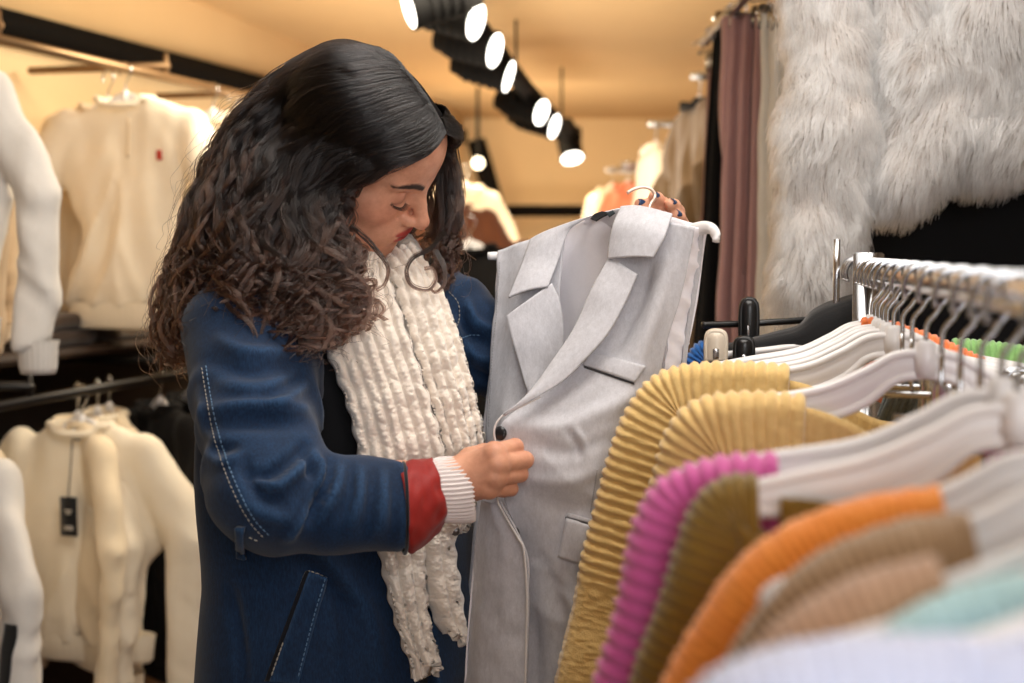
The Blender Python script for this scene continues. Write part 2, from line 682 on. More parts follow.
def d_lhand(X):
    w = P(656, 262, 1.93)
    d = d_caps(X, P(645, 290, 1.945), w, .032, .026)
    for k, c in FL.items():
        q = PP(c)
        d = smin(d, d_caps(X, w, q[0], .020, .013), .012)
    for k, c in FL.items():
        q = PP(c)
        f = d_caps(X, q[0], q[1], .0125, .0105)
        f = smin(f, d_caps(X, q[1], q[2], .0102, .0090), .003)
        f = smin(f, d_caps(X, q[2], q[3], .0088, .0076), .003)
        d = smin(d, f, .004)
    t = PP([(650, 250, 1.915), (641, 232, 1.895), (642, 218, 1.872), (646, 211, 1.860)])
    th = d_caps(X, t[0], t[1], .018, .013)
    th = smin(th, d_caps(X, t[1], t[2], .0125, .0105), .004)
    th = smin(th, d_caps(X, t[2], t[3], .0105, .0085), .003)
    return smin(d, th, .007)


q = PP([(625, 300, 1.84), (695, 185, 1.98)])
Vl, Fl = polyize(d_lhand, q.min(0) - .01, q.max(0) + .01, .0022)


# ---------------------------------------------------------------- trunk, arms and legs under the clothes
KNEE = [tw(.03, s * .10, .48) for s in (-1, 1)]
ANK = [tw(-.01 + .05 * s, s * .11, .085) for s in (-1, 1)]
HIPJ = [tw(0, s * .09, .86) for s in (-1, 1)]
TOE = [a + T3F * .15 + np.array([0, 0, -.045]) for a in ANK]


def d_body(X):
    d = d_torso(X, .035)
    d = np.maximum(d, .80 - X[:, 2])
    d = smin(d, d_caps(X, tw(-.01, 0, 1.36), HO + HM @ np.array([-.02, 0, -.06]), .058, .050), .03)
    d = smin(d, d_caps(X, S_R, E_R, .052, .040), .04)
    d = smin(d, d_caps(X, E_R, P(440, 486, 1.675), .040, .030), .02)
    d = smin(d, d_caps(X, S_L, E_L, .050, .040), .04)
    d = smin(d, d_caps(X, E_L, P(650, 280, 1.94), .040, .030), .02)
    for h, k, a, t in zip(HIPJ, KNEE, ANK, TOE):
        d = smin(d, d_caps(X, h, k, .082, .052), .04)
        d = smin(d, d_caps(X, k, a, .052, .036), .02)
        d = smin(d, d_caps(X, a + np.array([0, 0, -.03]), t, .036, .028), .02)
    return d


lo = np.minimum.reduce([tw(-.25, -.3, .0), tw(.25, .3, 0), S_R - .1, E_R - .1, tw(-.25, .3, 0)]); lo[2] = 0.0
hi = np.maximum.reduce([tw(.25, .3, 1.5), E_L + .1, W_L + .05]); hi[2] = 1.56
Vb, Fb = polyize(d_body, lo, hi, .011)

person_base = np.array([TC[0], TC[1], 0.0])
Vall = np.concatenate([Vh, Vr, Vl, Vb])
Fall = np.concatenate([Fh, Fr + len(Vh), Fl + len(Vh) + len(Vr), Fb + len(Vh) + len(Vr) + len(Vl)])
skin_c = np.array(srgb(226, 168, 138)[:3])
Cr = np.tile(skin_c, (len(Vr), 1))
kn = np.min(np.stack([np.linalg.norm(Vr - P(*c[j]), axis=1) for c in FR.values() for j in (0, 1)]), 0)
Cr = Cr * (1 - .30 * np.exp(-(kn / .010) ** 2)[:, None]) + np.array(srgb(205, 120, 92)[:3]) * (.30 * np.exp(-(kn / .010) ** 2))[:, None]
Cl = np.tile(skin_c, (len(Vl), 1))
CA = np.concatenate([Ch, Cr, Cl, np.tile(skin_c, (len(Vb), 1))])


def skin_mat():
    q = NT('skin')
    b = q.n('ShaderNodeBsdfPrincipled')
    a = q.n('ShaderNodeVertexColor', layer_name='pigment')
    tc = q.n('ShaderNodeTexCoord')
    no = q.n('ShaderNodeTexNoise', i_Scale=55.0, i_Detail=6.0, i_Roughness=.7)
    q.l(tc.outputs['Object'], no.inputs['Vector'])
    mx = q.n('ShaderNodeMix', data_type='RGBA', blend_type='MULTIPLY')
    mx.inputs[0].default_value = 1.0
    rp = q.n('ShaderNodeValToRGB')
    rp.color_ramp.elements[0].color = (.80, .72, .68, 1)
    rp.color_ramp.elements[0].position = .3
    rp.color_ramp.elements[1].color = (1, 1, 1, 1)
    rp.color_ramp.elements[1].position = .65
    q.l(no.outputs['Fac'], rp.inputs[0])
    q.l(a.outputs['Color'], mx.inputs[6])
    q.l(rp.outputs[0], mx.inputs[7])
    q.l(mx.outputs[2], b.inputs['Base Color'])
    b.inputs['Roughness'].default_value = .48
    b.inputs['Subsurface Weight'].default_value = .12
    b.inputs['Subsurface Radius'].default_value = (.008, .003, .0015)
    b.inputs['Subsurface Scale'].default_value = .6
    b.inputs['Specular IOR Level'].default_value = .4
    fn = q.n('ShaderNodeTexNoise', i_Scale=700.0, i_Detail=3.0)
    q.l(tc.outputs['Object'], fn.inputs['Vector'])
    bp = q.n('ShaderNodeBump', i_Strength=.12, i_Distance=.0005)
    q.l(fn.outputs['Fac'], bp.inputs['Height'])
    q.l(bp.outputs[0], b.inputs['Normal'])
    q.l(b.outputs[0], q.out.inputs[0])
    return q.m


person = mk('person', Vall, Fall, skin_mat(), base=person_base)
pa = person.data.color_attributes.new('pigment', 'FLOAT_COLOR', 'POINT')
pa.data.foreach_set('color', np.concatenate([CA, np.ones((len(CA), 1))], 1).astype(np.float32).ravel())
props(person, 'person with long wavy dark hair in blue denim jacket, holding up a grey waistcoat', 'person')

# eyelashes and nails
lash = []
for s in (-1, 1):
    for t in np.linspace(0, 1, 26):
        b0 = cr([(.0885, .0195, -.0105), (.0895, .031, -.0127), (.0815, .0445, -.0090)], 27)[int(t * 26)]
        dirn = unit(np.array([.8, (t - .35) * .8, -.45]))
        k = np.linspace(0, 1, 5)[:, None]
        p = b0 + dirn * k * .008 + np.array([0, 0, .0035]) * k ** 2
        p[:, 1] *= s
        lash.append(hw(p))
M_LASH = plain('lash_black', srgb(16, 11, 10), .5)
strands('eyelashes', np.array(lash), .00035, .00008, M_LASH, person)

M_NAIL = plain('nail_polish', srgb(38, 62, 100), .2, coat=.5)
for nm in ('index', 'middle', 'ring', 'little'):
    q = PP(FL[nm])
    ax = unit(q[3] - q[2])
    toc = unit(np.array([0, -1.0, .45]) - ax * (np.array([0, -1.0, .45]) @ ax))
    sd = np.cross(ax, toc)
    G = np.array([[q[3] + ax * (a * .0062 + .0005) + (sd * np.sin(t) * .0064 + toc * np.cos(t) * .0080) * (1 - .12 * (a > .6)) for t in np.linspace(-.95, .95, 9)] for a in np.linspace(-.8, 1.0, 6)])
    fn = mk('fingernail', *shell(G, .0008), M_NAIL, person)
    fn['label'] = 'dark blue painted fingernail'

# ---------------------------------------------------------------- black top
M_TOP = fabric('black_knit_top', srgb(17, 18, 22), srgb(10, 11, 14), weave=700)
lo = np.array([TC[0] - .26, TC[1] - .26, .84]); hi = np.array([TC[0] + .26, TC[1] + .26, 1.47])
Vt, Ft = polyize(lambda X: np.maximum(d_torso(X, .016) + .003 * noise(X, 18), .86 - X[:, 2]), lo, hi, .010)
mk('top', Vt, Ft, M_TOP, person)

# ---------------------------------------------------------------- denim jacket
def arm_frame(a, b):
    t = unit(np.asarray(b) - np.asarray(a))
    n1 = unit(np.cross(t, [0.2, .1, 1.0]))
    return t, n1, np.cross(t, n1)


def folds(X, a, b, f_ax, f_cr, o, slant=0.0):
    """ridges lying across a sleeve"""
    t, n1, n2 = arm_frame(a, b)
    p = X - np.asarray(a)
    u, v, w = p @ t, p @ n1, p @ n2
    q = np.stack([(u + slant * v) * f_ax, v * f_cr, w * f_cr], 1)
    n = noise(q, 1.0, o)
    return 1 - 2 * np.abs(n) - .55


def d_jacket(X):
    wide = folds(X, tw(0, 0, .7), tw(0, 0, 1.4), 5.5, 4.0, 11.3) * .006 + .006 * noise(X, 9.0, 3.1)
    d = d_torso(X, -.006) - wide
    # upper right sleeve, elbow, forearm
    ua = d_caps(X, S_R, E_R, .078, .069) - (folds(X, S_R, E_R, 20, 7, 1.7, .6) * .008 + .006 * noise(X, 13, 2.2))
    near = np.exp(-(np.linalg.norm(X - (E_R + P(300, 470, 1.64)) / 2, axis=1) / .075) ** 2)
    fa = d_caps(X, E_R, C_R, .066, .050) - (folds(X, E_R, C_R, 21, 6, 5.4, -.5) * (.0055 + .005 * near) + .004 * noise(X, 20, 8.2))
    d = smin(d, ua, .022)
    d = smin(d, smin(ua, fa, .02), .012)
    # left sleeve
    la = d_caps(X, S_L, E_L, .072, .062) - (folds(X, S_L, E_L, 16, 6, 9.1, .4) * .010)
    lf = d_caps(X, E_L, P(628, 300, 1.95), .060, .048) - folds(X, E_L, W_L, 16, 6, 19.1) * .006
    d = smin(d, smin(la, lf, .02), .02)
    # cut at the cuff and the hem
    ax = unit(C_R - E_R)
    cut = (X - C_R) @ ax
    d = np.maximum(d, np.where(np.linalg.norm(X - C_R, axis=1) < .14, cut, -1))
    axl = unit(W_L - E_L)
    d = np.maximum(d, np.where(np.linalg.norm(X - P(625, 305, 1.95), axis=1) < .10, (X - P(625, 305, 1.95)) @ axl, -1))
    # open front
    x = X[:, :2] - TC
    l, f = x @ TL, x @ TF
    lo_ = np.interp(X[:, 2], [.7, .92, 1.04, 1.09, 1.13, 1.30, 1.42], [.012, .004, -.010, -.045, -.120, -.125, -.075])
    hi_ = np.interp(X[:, 2], [.7, .92, 1.02, 1.12, 1.30, 1.42], [.030, .035, .050, .085, .100, .07])
    mid, hw_ = (lo_ + hi_) / 2, (hi_ - lo_) / 2
    opening = np.maximum(np.abs(l - mid) - hw_, .0 - f)
    torso_only = np.minimum(ua, fa)
    opening = np.where(torso_only < .012, 1.0, opening)
    d = smax(d, -opening, .004)
    neck = np.linalg.norm(x - TF * .01, axis=1) - .068
    d = smax(d, -np.maximum(neck, 1.37 - X[:, 2]), .01)
    return d


lo = np.minimum.reduce([S_R - .12, E_R - .12, tw(-.2, -.25, .7)]); lo[2] = .69
hi = np.maximum.reduce([S_L + .12, P(640, 290, 2.1), tw(.2, .25, 1.4)]); hi[2] = 1.48
Vj, Fj = polyize(d_jacket, lo, hi, .0056)
FOLDS = [
    ([(216, 408), (262, 405), (306, 409)], .0075, 6), ([(212, 424), (262, 422), (306, 424)], -.0065, 8),
    ([(272, 407), (290, 398), (304, 386)], .0050, 4), ([(262, 398), (282, 388), (300, 376)], -.0045, 5),
    ([(256, 482), (276, 487), (296, 472), (312, 454)], .0095, 6), ([(252, 474), (270, 474), (290, 460), (306, 446)], -.0090, 6),
    ([(306, 452), (307, 464), (311, 476)], -.0100, 3.5), ([(316, 458), (321, 470), (319, 486)], .0085, 4),
    ([(330, 462), (328, 480), (314, 512), (298, 532)], -.0105, 4.5), ([(340, 470), (336, 488), (322, 516)], .0070, 5),
    ([(288, 538), (300, 526), (308, 512)], .0075, 5), ([(246, 462), (248, 478), (262, 492), (284, 504)], -.0065, 6),
    ([(240, 500), (262, 512), (288, 520)], .0045, 7), ([(352, 468), (350, 490), (340, 520)], -.0055, 4), ([(360, 470), (360, 495), (352, 526)], .0050, 5),
    ([(374, 472), (371, 498), (366, 536)], -.0050, 4), ([(384, 474), (384, 500), (380, 530)], .0045, 5), ([(396, 474), (395, 500), (394, 540)], -.0040, 4),
    ([(222, 340), (246, 352), (284, 352)], .0060, 7), ([(214, 362), (250, 372), (296, 364)], -.0055, 8), ([(224, 384), (256, 388), (280, 382)], .0040, 7),
    ([(206, 440), (218, 448), (236, 446)], -.0050, 5), ([(208, 456), (222, 462), (240, 456)], .0045, 5),
    ([(200, 392), (203, 420), (212, 452)], .0040, 5),
    ([(300, 560), (340, 600), (352, 682)], -.0060, 10), ([(330, 560), (366, 610), (380, 682)], .0050, 10), ([(232, 590), (240, 640), (244, 682)], -.0050, 6),
    ([(466, 300), (474, 320), (492, 330)], .0070, 5), ([(462, 312), (470, 332), (488, 345)], -.0080, 5), ([(466, 346), (476, 356), (492, 360)], .0060, 5), ([(464, 362), (476, 374), (492, 380)], -.0070, 5)]
FOLDS = [(a, h * 1.45, w) for a, h, w in FOLDS]
Vj = crease(Vj, Fj, bvh(Vj, Fj), FOLDS)


def denim_mat():
    q = NT('denim')
    b = q.n('ShaderNodeBsdfPrincipled')
    tc = q.n('ShaderNodeTexCoord')
    big = q.n('ShaderNodeTexNoise', i_Scale=9.0, i_Detail=6.0, i_Roughness=.7)
    q.l(tc.outputs['Object'], big.inputs['Vector'])
    mp = q.n('ShaderNodeMapping'); mp.inputs['Scale'].default_value = (1, 1, .22)
    q.l(tc.outputs['Object'], mp.inputs['Vector'])
    slub = q.n('ShaderNodeTexNoise', i_Scale=520.0, i_Detail=3.0, i_Roughness=.7)
    q.l(mp.outputs['Vector'], slub.inputs['Vector'])
    geo = q.n('ShaderNodeNewGeometry')
    wear = q.n('ShaderNodeMapRange', i_From_Min=.50, i_From_Max=.60)
    q.l(geo.outputs['Pointiness'], wear.inputs['Value'])
    m1 = q.n('ShaderNodeMix', data_type='RGBA')
    m1.inputs[6].default_value = srgb(8, 27, 50)
    m1.inputs[7].default_value = srgb(20, 54, 90)
    q.l(big.outputs['Fac'], m1.inputs[0])
    m2 = q.n('ShaderNodeMix', data_type='RGBA')
    m2.inputs[7].default_value = srgb(66, 106, 150)
    q.l(m1.outputs[2], m2.inputs[6])
    a = q.n('ShaderNodeMath', operation='MULTIPLY'); a.inputs[1].default_value = .40
    q.l(wear.outputs[0], a.inputs[0]); q.l(a.outputs[0], m2.inputs[0])
    m3 = q.n('ShaderNodeMix', data_type='RGBA', blend_type='MULTIPLY')
    m3.inputs[0].default_value = .75
    rp = q.n('ShaderNodeValToRGB')
    rp.color_ramp.elements[0].position = .36; rp.color_ramp.elements[0].color = (.38, .42, .48, 1)
    rp.color_ramp.elements[1].position = .66; rp.color_ramp.elements[1].color = (1.35, 1.32, 1.3, 1)
    q.l(slub.outputs['Fac'], rp.inputs[0])
    q.l(m2.outputs[2], m3.inputs[6]); q.l(rp.outputs[0], m3.inputs[7])
    q.l(m3.outputs[2], b.inputs['Base Color'])
    b.inputs['Roughness'].default_value = .78
    b.inputs['Sheen Weight'].default_value = .15
    b.inputs['Specular IOR Level'].default_value = .25
    bp = q.n('ShaderNodeBump', i_Strength=.35, i_Distance=.0007)
    q.l(slub.outputs['Fac'], bp.inputs['Height']); q.l(bp.outputs[0], b.inputs['Normal'])
    q.l(b.outputs[0], q.out.inputs[0])
    return q.m


M_DENIM = denim_mat()
jacket = mk('jacket', Vj, Fj, M_DENIM, person)
jacket['label'] = 'dark blue denim jacket, open at the front'
TJ = bvh(Vj, Fj)
M_THREAD = plain('stitch_thread', srgb(168, 164, 154), .7)
M_THREADB = plain('stitch_thread_blue', srgb(96, 128, 160), .7)


def stitches(name, path, mat=M_THREAD, r=.0008, pitch=.0062, n=None, parent=jacket, tree=None, lift=.0006, duty=.68):
    """a row of thread stitches lying on the cloth along a line"""
    tr = tree or TJ
    q = [onto(tr, x, y, lift) for x, y in cr([(a, b, 0) for a, b in path], 160)[:, :2]]
    q = np.array([p for p in q if p is not None])
    keep = [0]
    for i in range(1, len(q)):
        if np.linalg.norm(q[i] - q[keep[-1]]) < .06: keep.append(i)
    q = q[keep]
    L = np.concatenate([[0], np.cumsum(np.linalg.norm(np.diff(q, axis=0), axis=1))])
    mb = MB()
    s = 0.0
    while s + pitch < L[-1]:
        k = np.linspace(s, s + pitch * duty, 4)
        p = np.stack([np.interp(k, L, q[:, j]) for j in range(3)], 1)
        mb.tube(p, [r * .6, r, r, r * .6], 6)
        s += pitch
    if mb.n:
        return mb.build(name, mat, parent)


stitches('sleeve_stitching', [(202, 368), (208, 405), (214, 436), (224, 468), (236, 497), (250, 522), (264, 538)], r=.0006)
stitches('sleeve_stitching', [(206, 366), (212, 403), (219, 434), (229, 466), (241, 495), (255, 520), (270, 536)], M_THREADB)
stitches('side_seam_stitching', [(243, 545), (244, 590), (248, 640), (252, 682)], M_THREADB)
stitches('armhole_stitching', [(449, 292), (458, 303), (459, 318), (455, 331)], M_THREAD, r=.0007)
stitches('sleeve_stitching', [(462, 338), (472, 335), (482, 335)], M_THREADB)

# slanted welt pocket: raised welt, dark slit, pale stitching
def patch(quad, nu, nv, lift, bulge=0.0, tree=None):
    a, b, c, d = [np.array(t, float) for t in quad]      # tl tr br bl
    G = np.zeros((nv, nu, 3))
    for i, v in enumerate(np.linspace(0, 1, nv)):
        for j, u in enumerate(np.linspace(0, 1, nu)):
            xy = (a * (1 - u) + b * u) * (1 - v) + (d * (1 - u) + c * u) * v
            e = min(u, 1 - u, v, 1 - v)
            p = onto(tree or TJ, xy[0], xy[1], lift + bulge * math.sin(PI * u) * math.sin(PI * v))
            G[i, j] = p if p is not None else G[i, j - 1]
    return facing(G)


pk = mk('pocket_welt', *shell(patch([(309, 570), (327, 577), (299, 683), (270, 681)], 9, 26, .004, .002), .005), M_DENIM, jacket)
M_SLIT = fabric('pocket_lining_dark', srgb(12, 16, 26), srgb(8, 10, 18))
mk('pocket_slit', *shell(patch([(305, 571), (309, 570), (270, 681), (265, 681)], 4, 26, .0025), .003), M_SLIT, pk)
TP = bvh(*shell(patch([(309, 570), (327, 577), (299, 683), (270, 681)], 9, 26, .0045, .002), .005))
stitches('pocket_stitching', [(308, 572), (297, 602), (284, 640), (270, 680)], M_THREAD, tree=TP, r=.0010, duty=.85)
stitches('pocket_stitching', [(325, 579), (315, 612), (305, 650), (297, 682)], M_THREADB, tree=TP, r=.0008)
stitches('pocket_stitching', [(309, 571), (318, 574), (326, 578)], M_THREAD, tree=TP, r=.0008)
mk('belt_tab', *shell(patch([(238, 525), (246, 526), (247, 559), (239, 557)], 5, 14, .007, .002), .006), M_DENIM, jacket)
stitches('tab_stitching', [(249, 537), (256, 540), (262, 541)], M_THREAD, r=.0009)

# turned-back red cuff
def ring_loft(name, rings, mat, parent, nseg=64, nsub=20, disp=None, thick=.002, closed_end=False):
    """open tube through rings (centre, normal, up, ra, rb), thin walled"""
    R = []
    for c, nrm, up, ra, rb in rings:
        n_ = unit(nrm); u_ = unit(np.asarray(up, float) - n_ * (np.asarray(up, float) @ n_)); w_ = np.cross(n_, u_)
        th = np.linspace(0, 2 * PI, nseg + 1)
        R.append(np.asarray(c) + np.cos(th)[:, None] * u_ * ra + np.sin(th)[:, None] * w_ * rb)
    R = np.array(R)
    G = np.stack([cr(R[:, i], nsub) for i in range(nseg + 1)], 1)
    N = gnormals(G)
    cen = G.mean(1, keepdims=True)
    if ((G - cen) * N).sum() < 0:
        G = G[:, ::-1]
        N = gnormals(G)
    if disp is not None:
        u = np.linspace(0, 1, nseg + 1)[None, :]
        v = np.linspace(0, 1, nsub)[:, None]
        D = disp(u, v, G)
        G = G + N * np.broadcast_to(D, G.shape[:2])[..., None]
        G[:, -1] = G[:, 0]
    return mk(name, *shell(G, thick), mat, parent)


M_RED = fabric('red_lining', srgb(166, 44, 38), srgb(136, 30, 28), rough=.55, weave=500, bump=.1, sheen=.1)
axc = unit(np.array([1, .16, .10]))
ring_loft('turned_cuff', [
    (P(403, 508, 1.654), axc, (0, 0, 1), .0505, .0515), (P(407, 508, 1.656), axc, (0, 0, 1), .0535, .054),
    (P(420, 501, 1.665), axc + np.array([0, 0, .08]), (0, 0, 1), .0500, .0500),
    (P(433, 493, 1.674), axc + np.array([0, 0, .14]), (0, 0, 1), .0430, .0440), (P(440, 489, 1.680), axc + np.array([0, 0, .14]), (0, 0, 1), .0395, .0410)],
    M_RED, jacket, 72, 26, lambda u, v, G: .0028 * noise(np.stack([np.cos(2 * PI * u) * 3 + 0 * v, np.sin(2 * PI * u) * 3 + 0 * v, 0 * u + v * 5], -1), 1.0, 4.4) + .0016 * noise(G, 70), .0025)['label'] = 'turned-back red cuff lining'
mk('cuff_edge', *tube(np.array([P(404, 508, 1.655) + (np.cos(t) * np.array([0, 0, 1]) + np.sin(t) * unit(np.cross(unit(axc), [0, 0, 1]))) * .0525 for t in np.linspace(0, 2 * PI, 60, endpoint=False)]), .0022, 8, True), M_SLIT, jacket)

# white ribbed sweater cuff
M_WKNIT = fabric('white_rib_knit', srgb(240, 234, 232), srgb(226, 216, 214), weave=600, bump=.4, sheen=.3)
axk = unit(np.array([1, .10, .07]))
ring_loft('sweater_cuff', [
    (P(428, 491, 1.672), axk, (0, 0, 1), .034, .034), (P(440, 490, 1.678), axk, (0, 0, 1), .0375, .0365),
    (P(455, 490, 1.684), axk, (0, 0, 1), .0390, .0370), (P(470, 489, 1.690), axk, (0, 0, 1), .0385, .0360),
    (P(472, 489, 1.691), axk, (0, 0, 1), .0345, .0320), (P(466, 489, 1.690), axk, (0, 0, 1), .031, .028)],
    M_WKNIT, person, 44 * 6, 24, lambda u, v, G: .0013 * np.cos(2 * PI * 44 * (u + .012 * v)) + .0008 * noise(G, 60), .0015)['label'] = 'white ribbed knit cuff'

M_METAL = plain('dull_metal', srgb(120, 118, 116), .35, metal=.9)
c = P(455.5, 531, 1.775)
mb = MB()
mb.tube(np.array([c, c + np.array([.0, -.003, 0]), c + np.array([0, -.0045, 0])]), [.0055, .0055, .003], 16)
mb.build('snap_button', M_METAL, jacket)

# trousers and shoes, below the frame
M_JEANS = fabric('black_denim', srgb(26, 27, 32), srgb(16, 17, 20))
def d_tr(X):
    d = np.full(len(X), 9.0)
    for h, k, a in zip(HIPJ, KNEE, ANK):
        d = smin(d, d_caps(X, h, k, .098, .072), .03)
        d = smin(d, d_caps(X, k, a, .072, .062), .02)
    return np.maximum(d - .005 * noise(X, 14), .075 - X[:, 2])
lo = np.minimum(tw(-.2, -.28, .05), tw(.2, -.28, .05)) - .05; hi = np.maximum(tw(.2, .28, .98), tw(-.2, .28, .98)) + .05
mk('trousers', *polyize(d_tr, lo, hi, .012), M_JEANS, person)
M_SHOE = plain('black_leather', srgb(22, 20, 20), .4)
for a, t in zip(ANK, TOE):
    def d_sh(X, a=a, t=t):
        d = d_caps(X, a + np.array([0, 0, -.035]), t + np.array([0, 0, .0]), .047, .042)
        d = smin(d, d_caps(X, a, a + np.array([0, 0, .03]), .046, .05), .02)
        d = smin(d, d_caps(X, a - T3F * .04 + np.array([0, 0, -.04]), a + np.array([0, 0, -.04]), .04, .045), .02)
        return np.maximum(d, .002 - X[:, 2])
    lo = np.minimum(a, t) - .12; hi = np.maximum(a, t) + .12; lo[2] = -.01
    mk('shoe', *polyize(d_sh, lo, hi, .008), M_SHOE, person)

# ---------------------------------------------------------------- chunky scarf
def scarf_mat():
    m = fabric('cream_chenille', srgb(243, 234, 222), srgb(230, 217, 202), rough=.95, weave=420, bump=.6, mott=60, sheen=.6, dist=.0012)
    return m


M_SCARF = scarf_mat()


def scarf_strip(name, L, R, ncol, pitch, phase=0.0, band=.045, nv=420, per=9, parent=None, label=None, tail=0.0, gain=1.0):
    nu = ncol * per + 1
    G = facing(loft([PP(L), PP(R)], nu, nv))
    flip = np.linalg.norm(G[0, 0] - P(*L[0])) > 1e-6
    N = gnormals(G)
    s = np.concatenate([[0], np.cumsum(np.linalg.norm(np.diff(G[:, nu // 2], axis=0), axis=1))])
    u = np.linspace(0, 1, nu)[None, :]
    v = s[:, None]
    n3 = lambda sc, o: noise(np.stack([u * 3 + 0 * v, v * 10 + 0 * u, 0 * u * v], -1), sc, o)
    k = u * ncol
    ci = np.floor(np.clip(k, 0, ncol - 1e-6))
    cp = k - ci
    wob = 1 + .10 * np.sin(ci * 2.1) + .06 * n3(.7, 11)
    col = np.sqrt(np.clip(np.sin(PI * cp), 0, 1))
    st = (v / pitch * wob + .5 * (ci % 2) + phase + .35 * np.sin(ci * 1.7))
    # each stitch a fat slanting lozenge
    sp = (st + .35 * (cp - .5) * np.where(ci % 2 == 0, 1, -1)) % 1.0
    bul = np.sqrt(np.clip(np.sin(PI * sp), 0, 1))
    bands = np.abs(np.sin(PI * (v / band + .18 * np.sin(u * 5 + 1) + .1 * n3(1.0, 2)))) ** 1.2
    h = col * (.52 + .48 * bul) * .0095 + bands * .0042 * (.25 + .75 * np.sin(PI * np.clip(u, .0, 1)) ** .5)
    edge = np.sin(PI * u) ** .8
    h = h + .010 * edge + .0035 * n3(1.3, 7) + .0014 * noise(G, 260) + .0010 * noise(G, 520)
    h = h * gain * np.clip(np.minimum(u, 1 - u) * ncol * 3.0, 0, 1) ** .5
    # the sides roll under
    roll = -.006 * (1 - np.clip(np.minimum(u, 1 - u) * ncol * 1.4, 0, 1)) ** 2
    G = G + N * (h + roll)[..., None]
    # wavy outline
    side = unit(G[:, -1] - G[:, 0])[:, None, :]
    amp = .0016 * np.sin(2 * PI * v / pitch / 1.0 + np.where(u < .5, 0, 1.3))
    G = G + side * (amp * (2 * u - 1) ** 3)[..., None]
    if tail:
        end = sstep(.93, 1.0, v / s[-1])
        G = G + np.array([0, 0, -1.0]) * (end * tail * (.5 + .5 * np.sin(ci * 3.3 + 1)))[..., None]
    o = mk(name, *shell(G, .012), M_SCARF, parent)
    if label: o['label'] = label
    return o


scarf = scarf_strip('scarf',
    [(338, 262, 1.790), (332, 282, 1.775), (321, 320, 1.752), (327, 352, 1.742), (347, 408, 1.740), (359, 462, 1.745), (368, 505, 1.760), (374, 530, 1.772)],
    [(380, 262, 1.862), (393, 288, 1.790), (409, 334, 1.760), (434, 411, 1.752), (445, 455, 1.756), (438, 505, 1.772), (432, 530, 1.780)],
    7, .034, .1, .060, 380, 9, person, 'chunky cream knitted scarf')
scarf_strip('scarf_end',
    [(376, 270, 1.880), (391, 290, 1.800), (406, 334, 1.772), (431, 411, 1.762), (442, 455, 1.768), (436, 505, 1.785), (430, 530, 1.792)],
    [(417, 250, 1.905), (440, 290, 1.825), (461, 341, 1.795), (479, 415, 1.785), (482, 448, 1.788), (471, 505, 1.800), (464, 530, 1.804)],
    5, .027, .6, .055, 380, 9, scarf)
scarf_strip('scarf_tail',
    [(372, 500, 1.768), (377, 545, 1.770), (388, 597, 1.772), (402, 645, 1.772), (412, 668, 1.772)],
    [(432, 500, 1.776), (427, 545, 1.778), (428, 597, 1.780), (434, 640, 1.780), (442, 656, 1.780)],
    3, .030, .3, .07, 220, 16, scarf, tail=.014, gain=1.5)
scarf_strip('scarf_tail',
    [(418, 500, 1.785), (418, 545, 1.788), (426, 597, 1.790), (436, 622, 1.790), (443, 634, 1.790)],
    [(468, 505, 1.800), (457, 545, 1.800), (463, 590, 1.802), (466, 618, 1.802), (465, 630, 1.802)],
    2, .030, .8, .07, 200, 18, scarf, tail=.012, gain=1.5)
# the turn round the back of the neck
nk = []
for t in np.linspace(-.25, 1.25, 14):
    a = PI * t - PI / 2
    nk.append(tw(.005 + math.cos(a + PI) * .088, math.sin(a) * .098, 1.425 - .045 * math.cos(a + PI)))
nk = cr(nk, 150)
mbn = MB()
for j, (dz, rr) in enumerate([(-.034, .018), (-.012, .021), (.012, .020), (.034, .016)]):
    p = nk + np.array([0, 0, dz])
    sarr = np.linspace(0, 1, len(p)) * 30 + j * .5
    mbn.tube(p, rr * (.82 + .18 * np.abs(np.sin(PI * sarr))), 12)
mbn.build('scarf_loop', M_SCARF, scarf)

# rolled collar of the white sweater under the chin
cen = hw((.000, 0, -.192))
axn = unit(HM @ np.array([0.1, 0, 1.0]))
ring_loft('sweater_collar', [(cen - axn * .045, axn, HF, .074, .072), (cen - axn * .01, axn, HF, .068, .068), (cen + axn * .018, axn, HF, .066, .067), (cen + axn * .024, axn, HF, .062, .063), (cen + axn * .01, axn, HF, .058, .059)],
          M_WKNIT, person, 46 * 6, 20, lambda u, v, G: .0014 * np.cos(2 * PI * 46 * u) + .002 * noise(G, 40), .0015)['label'] = 'white ribbed knit collar'
# ---------------------------------------------------------------- hair
def hair_mat():
    q = NT('dark_hair')
    b = q.n('ShaderNodeBsdfHairPrincipled', parametrization='COLOR')
    hi = q.n('ShaderNodeHairInfo')
    rp = q.n('ShaderNodeValToRGB')
    e = rp.color_ramp.elements
    e[0].position, e[0].color = 0.0, srgb(9, 8, 9)
    e[1].position, e[1].color = 1.0, srgb(60, 41, 33)
    m = e.new(.55); m.color = srgb(19, 14, 13)
    q.l(hi.outputs['Intercept'], rp.inputs[0])
    mx = q.n('ShaderNodeMix', data_type='RGBA', blend_type='MULTIPLY')
    mx.inputs[0].default_value = .6
    r2 = q.n('ShaderNodeMapRange', i_To_Min=.35, i_To_Max=2.0)
    q.l(hi.outputs['Random'], r2.inputs['Value'])
    q.l(rp.outputs[0], mx.inputs[6]); q.l(r2.outputs[0], mx.inputs[7])
    q.l(mx.outputs[2], b.inputs['Color'])
    b.inputs['Roughness'].default_value = .27
    b.inputs['Radial Roughness'].default_value = .45
    b.inputs['Coat'].default_value = .1
    q.l(b.outputs[0], q.out.inputs[0])
    return q.m


M_HAIR = hair_mat()
M_HAIRCAP = plain('hair_root_dark', srgb(12, 9, 9), .9, spec=.1)


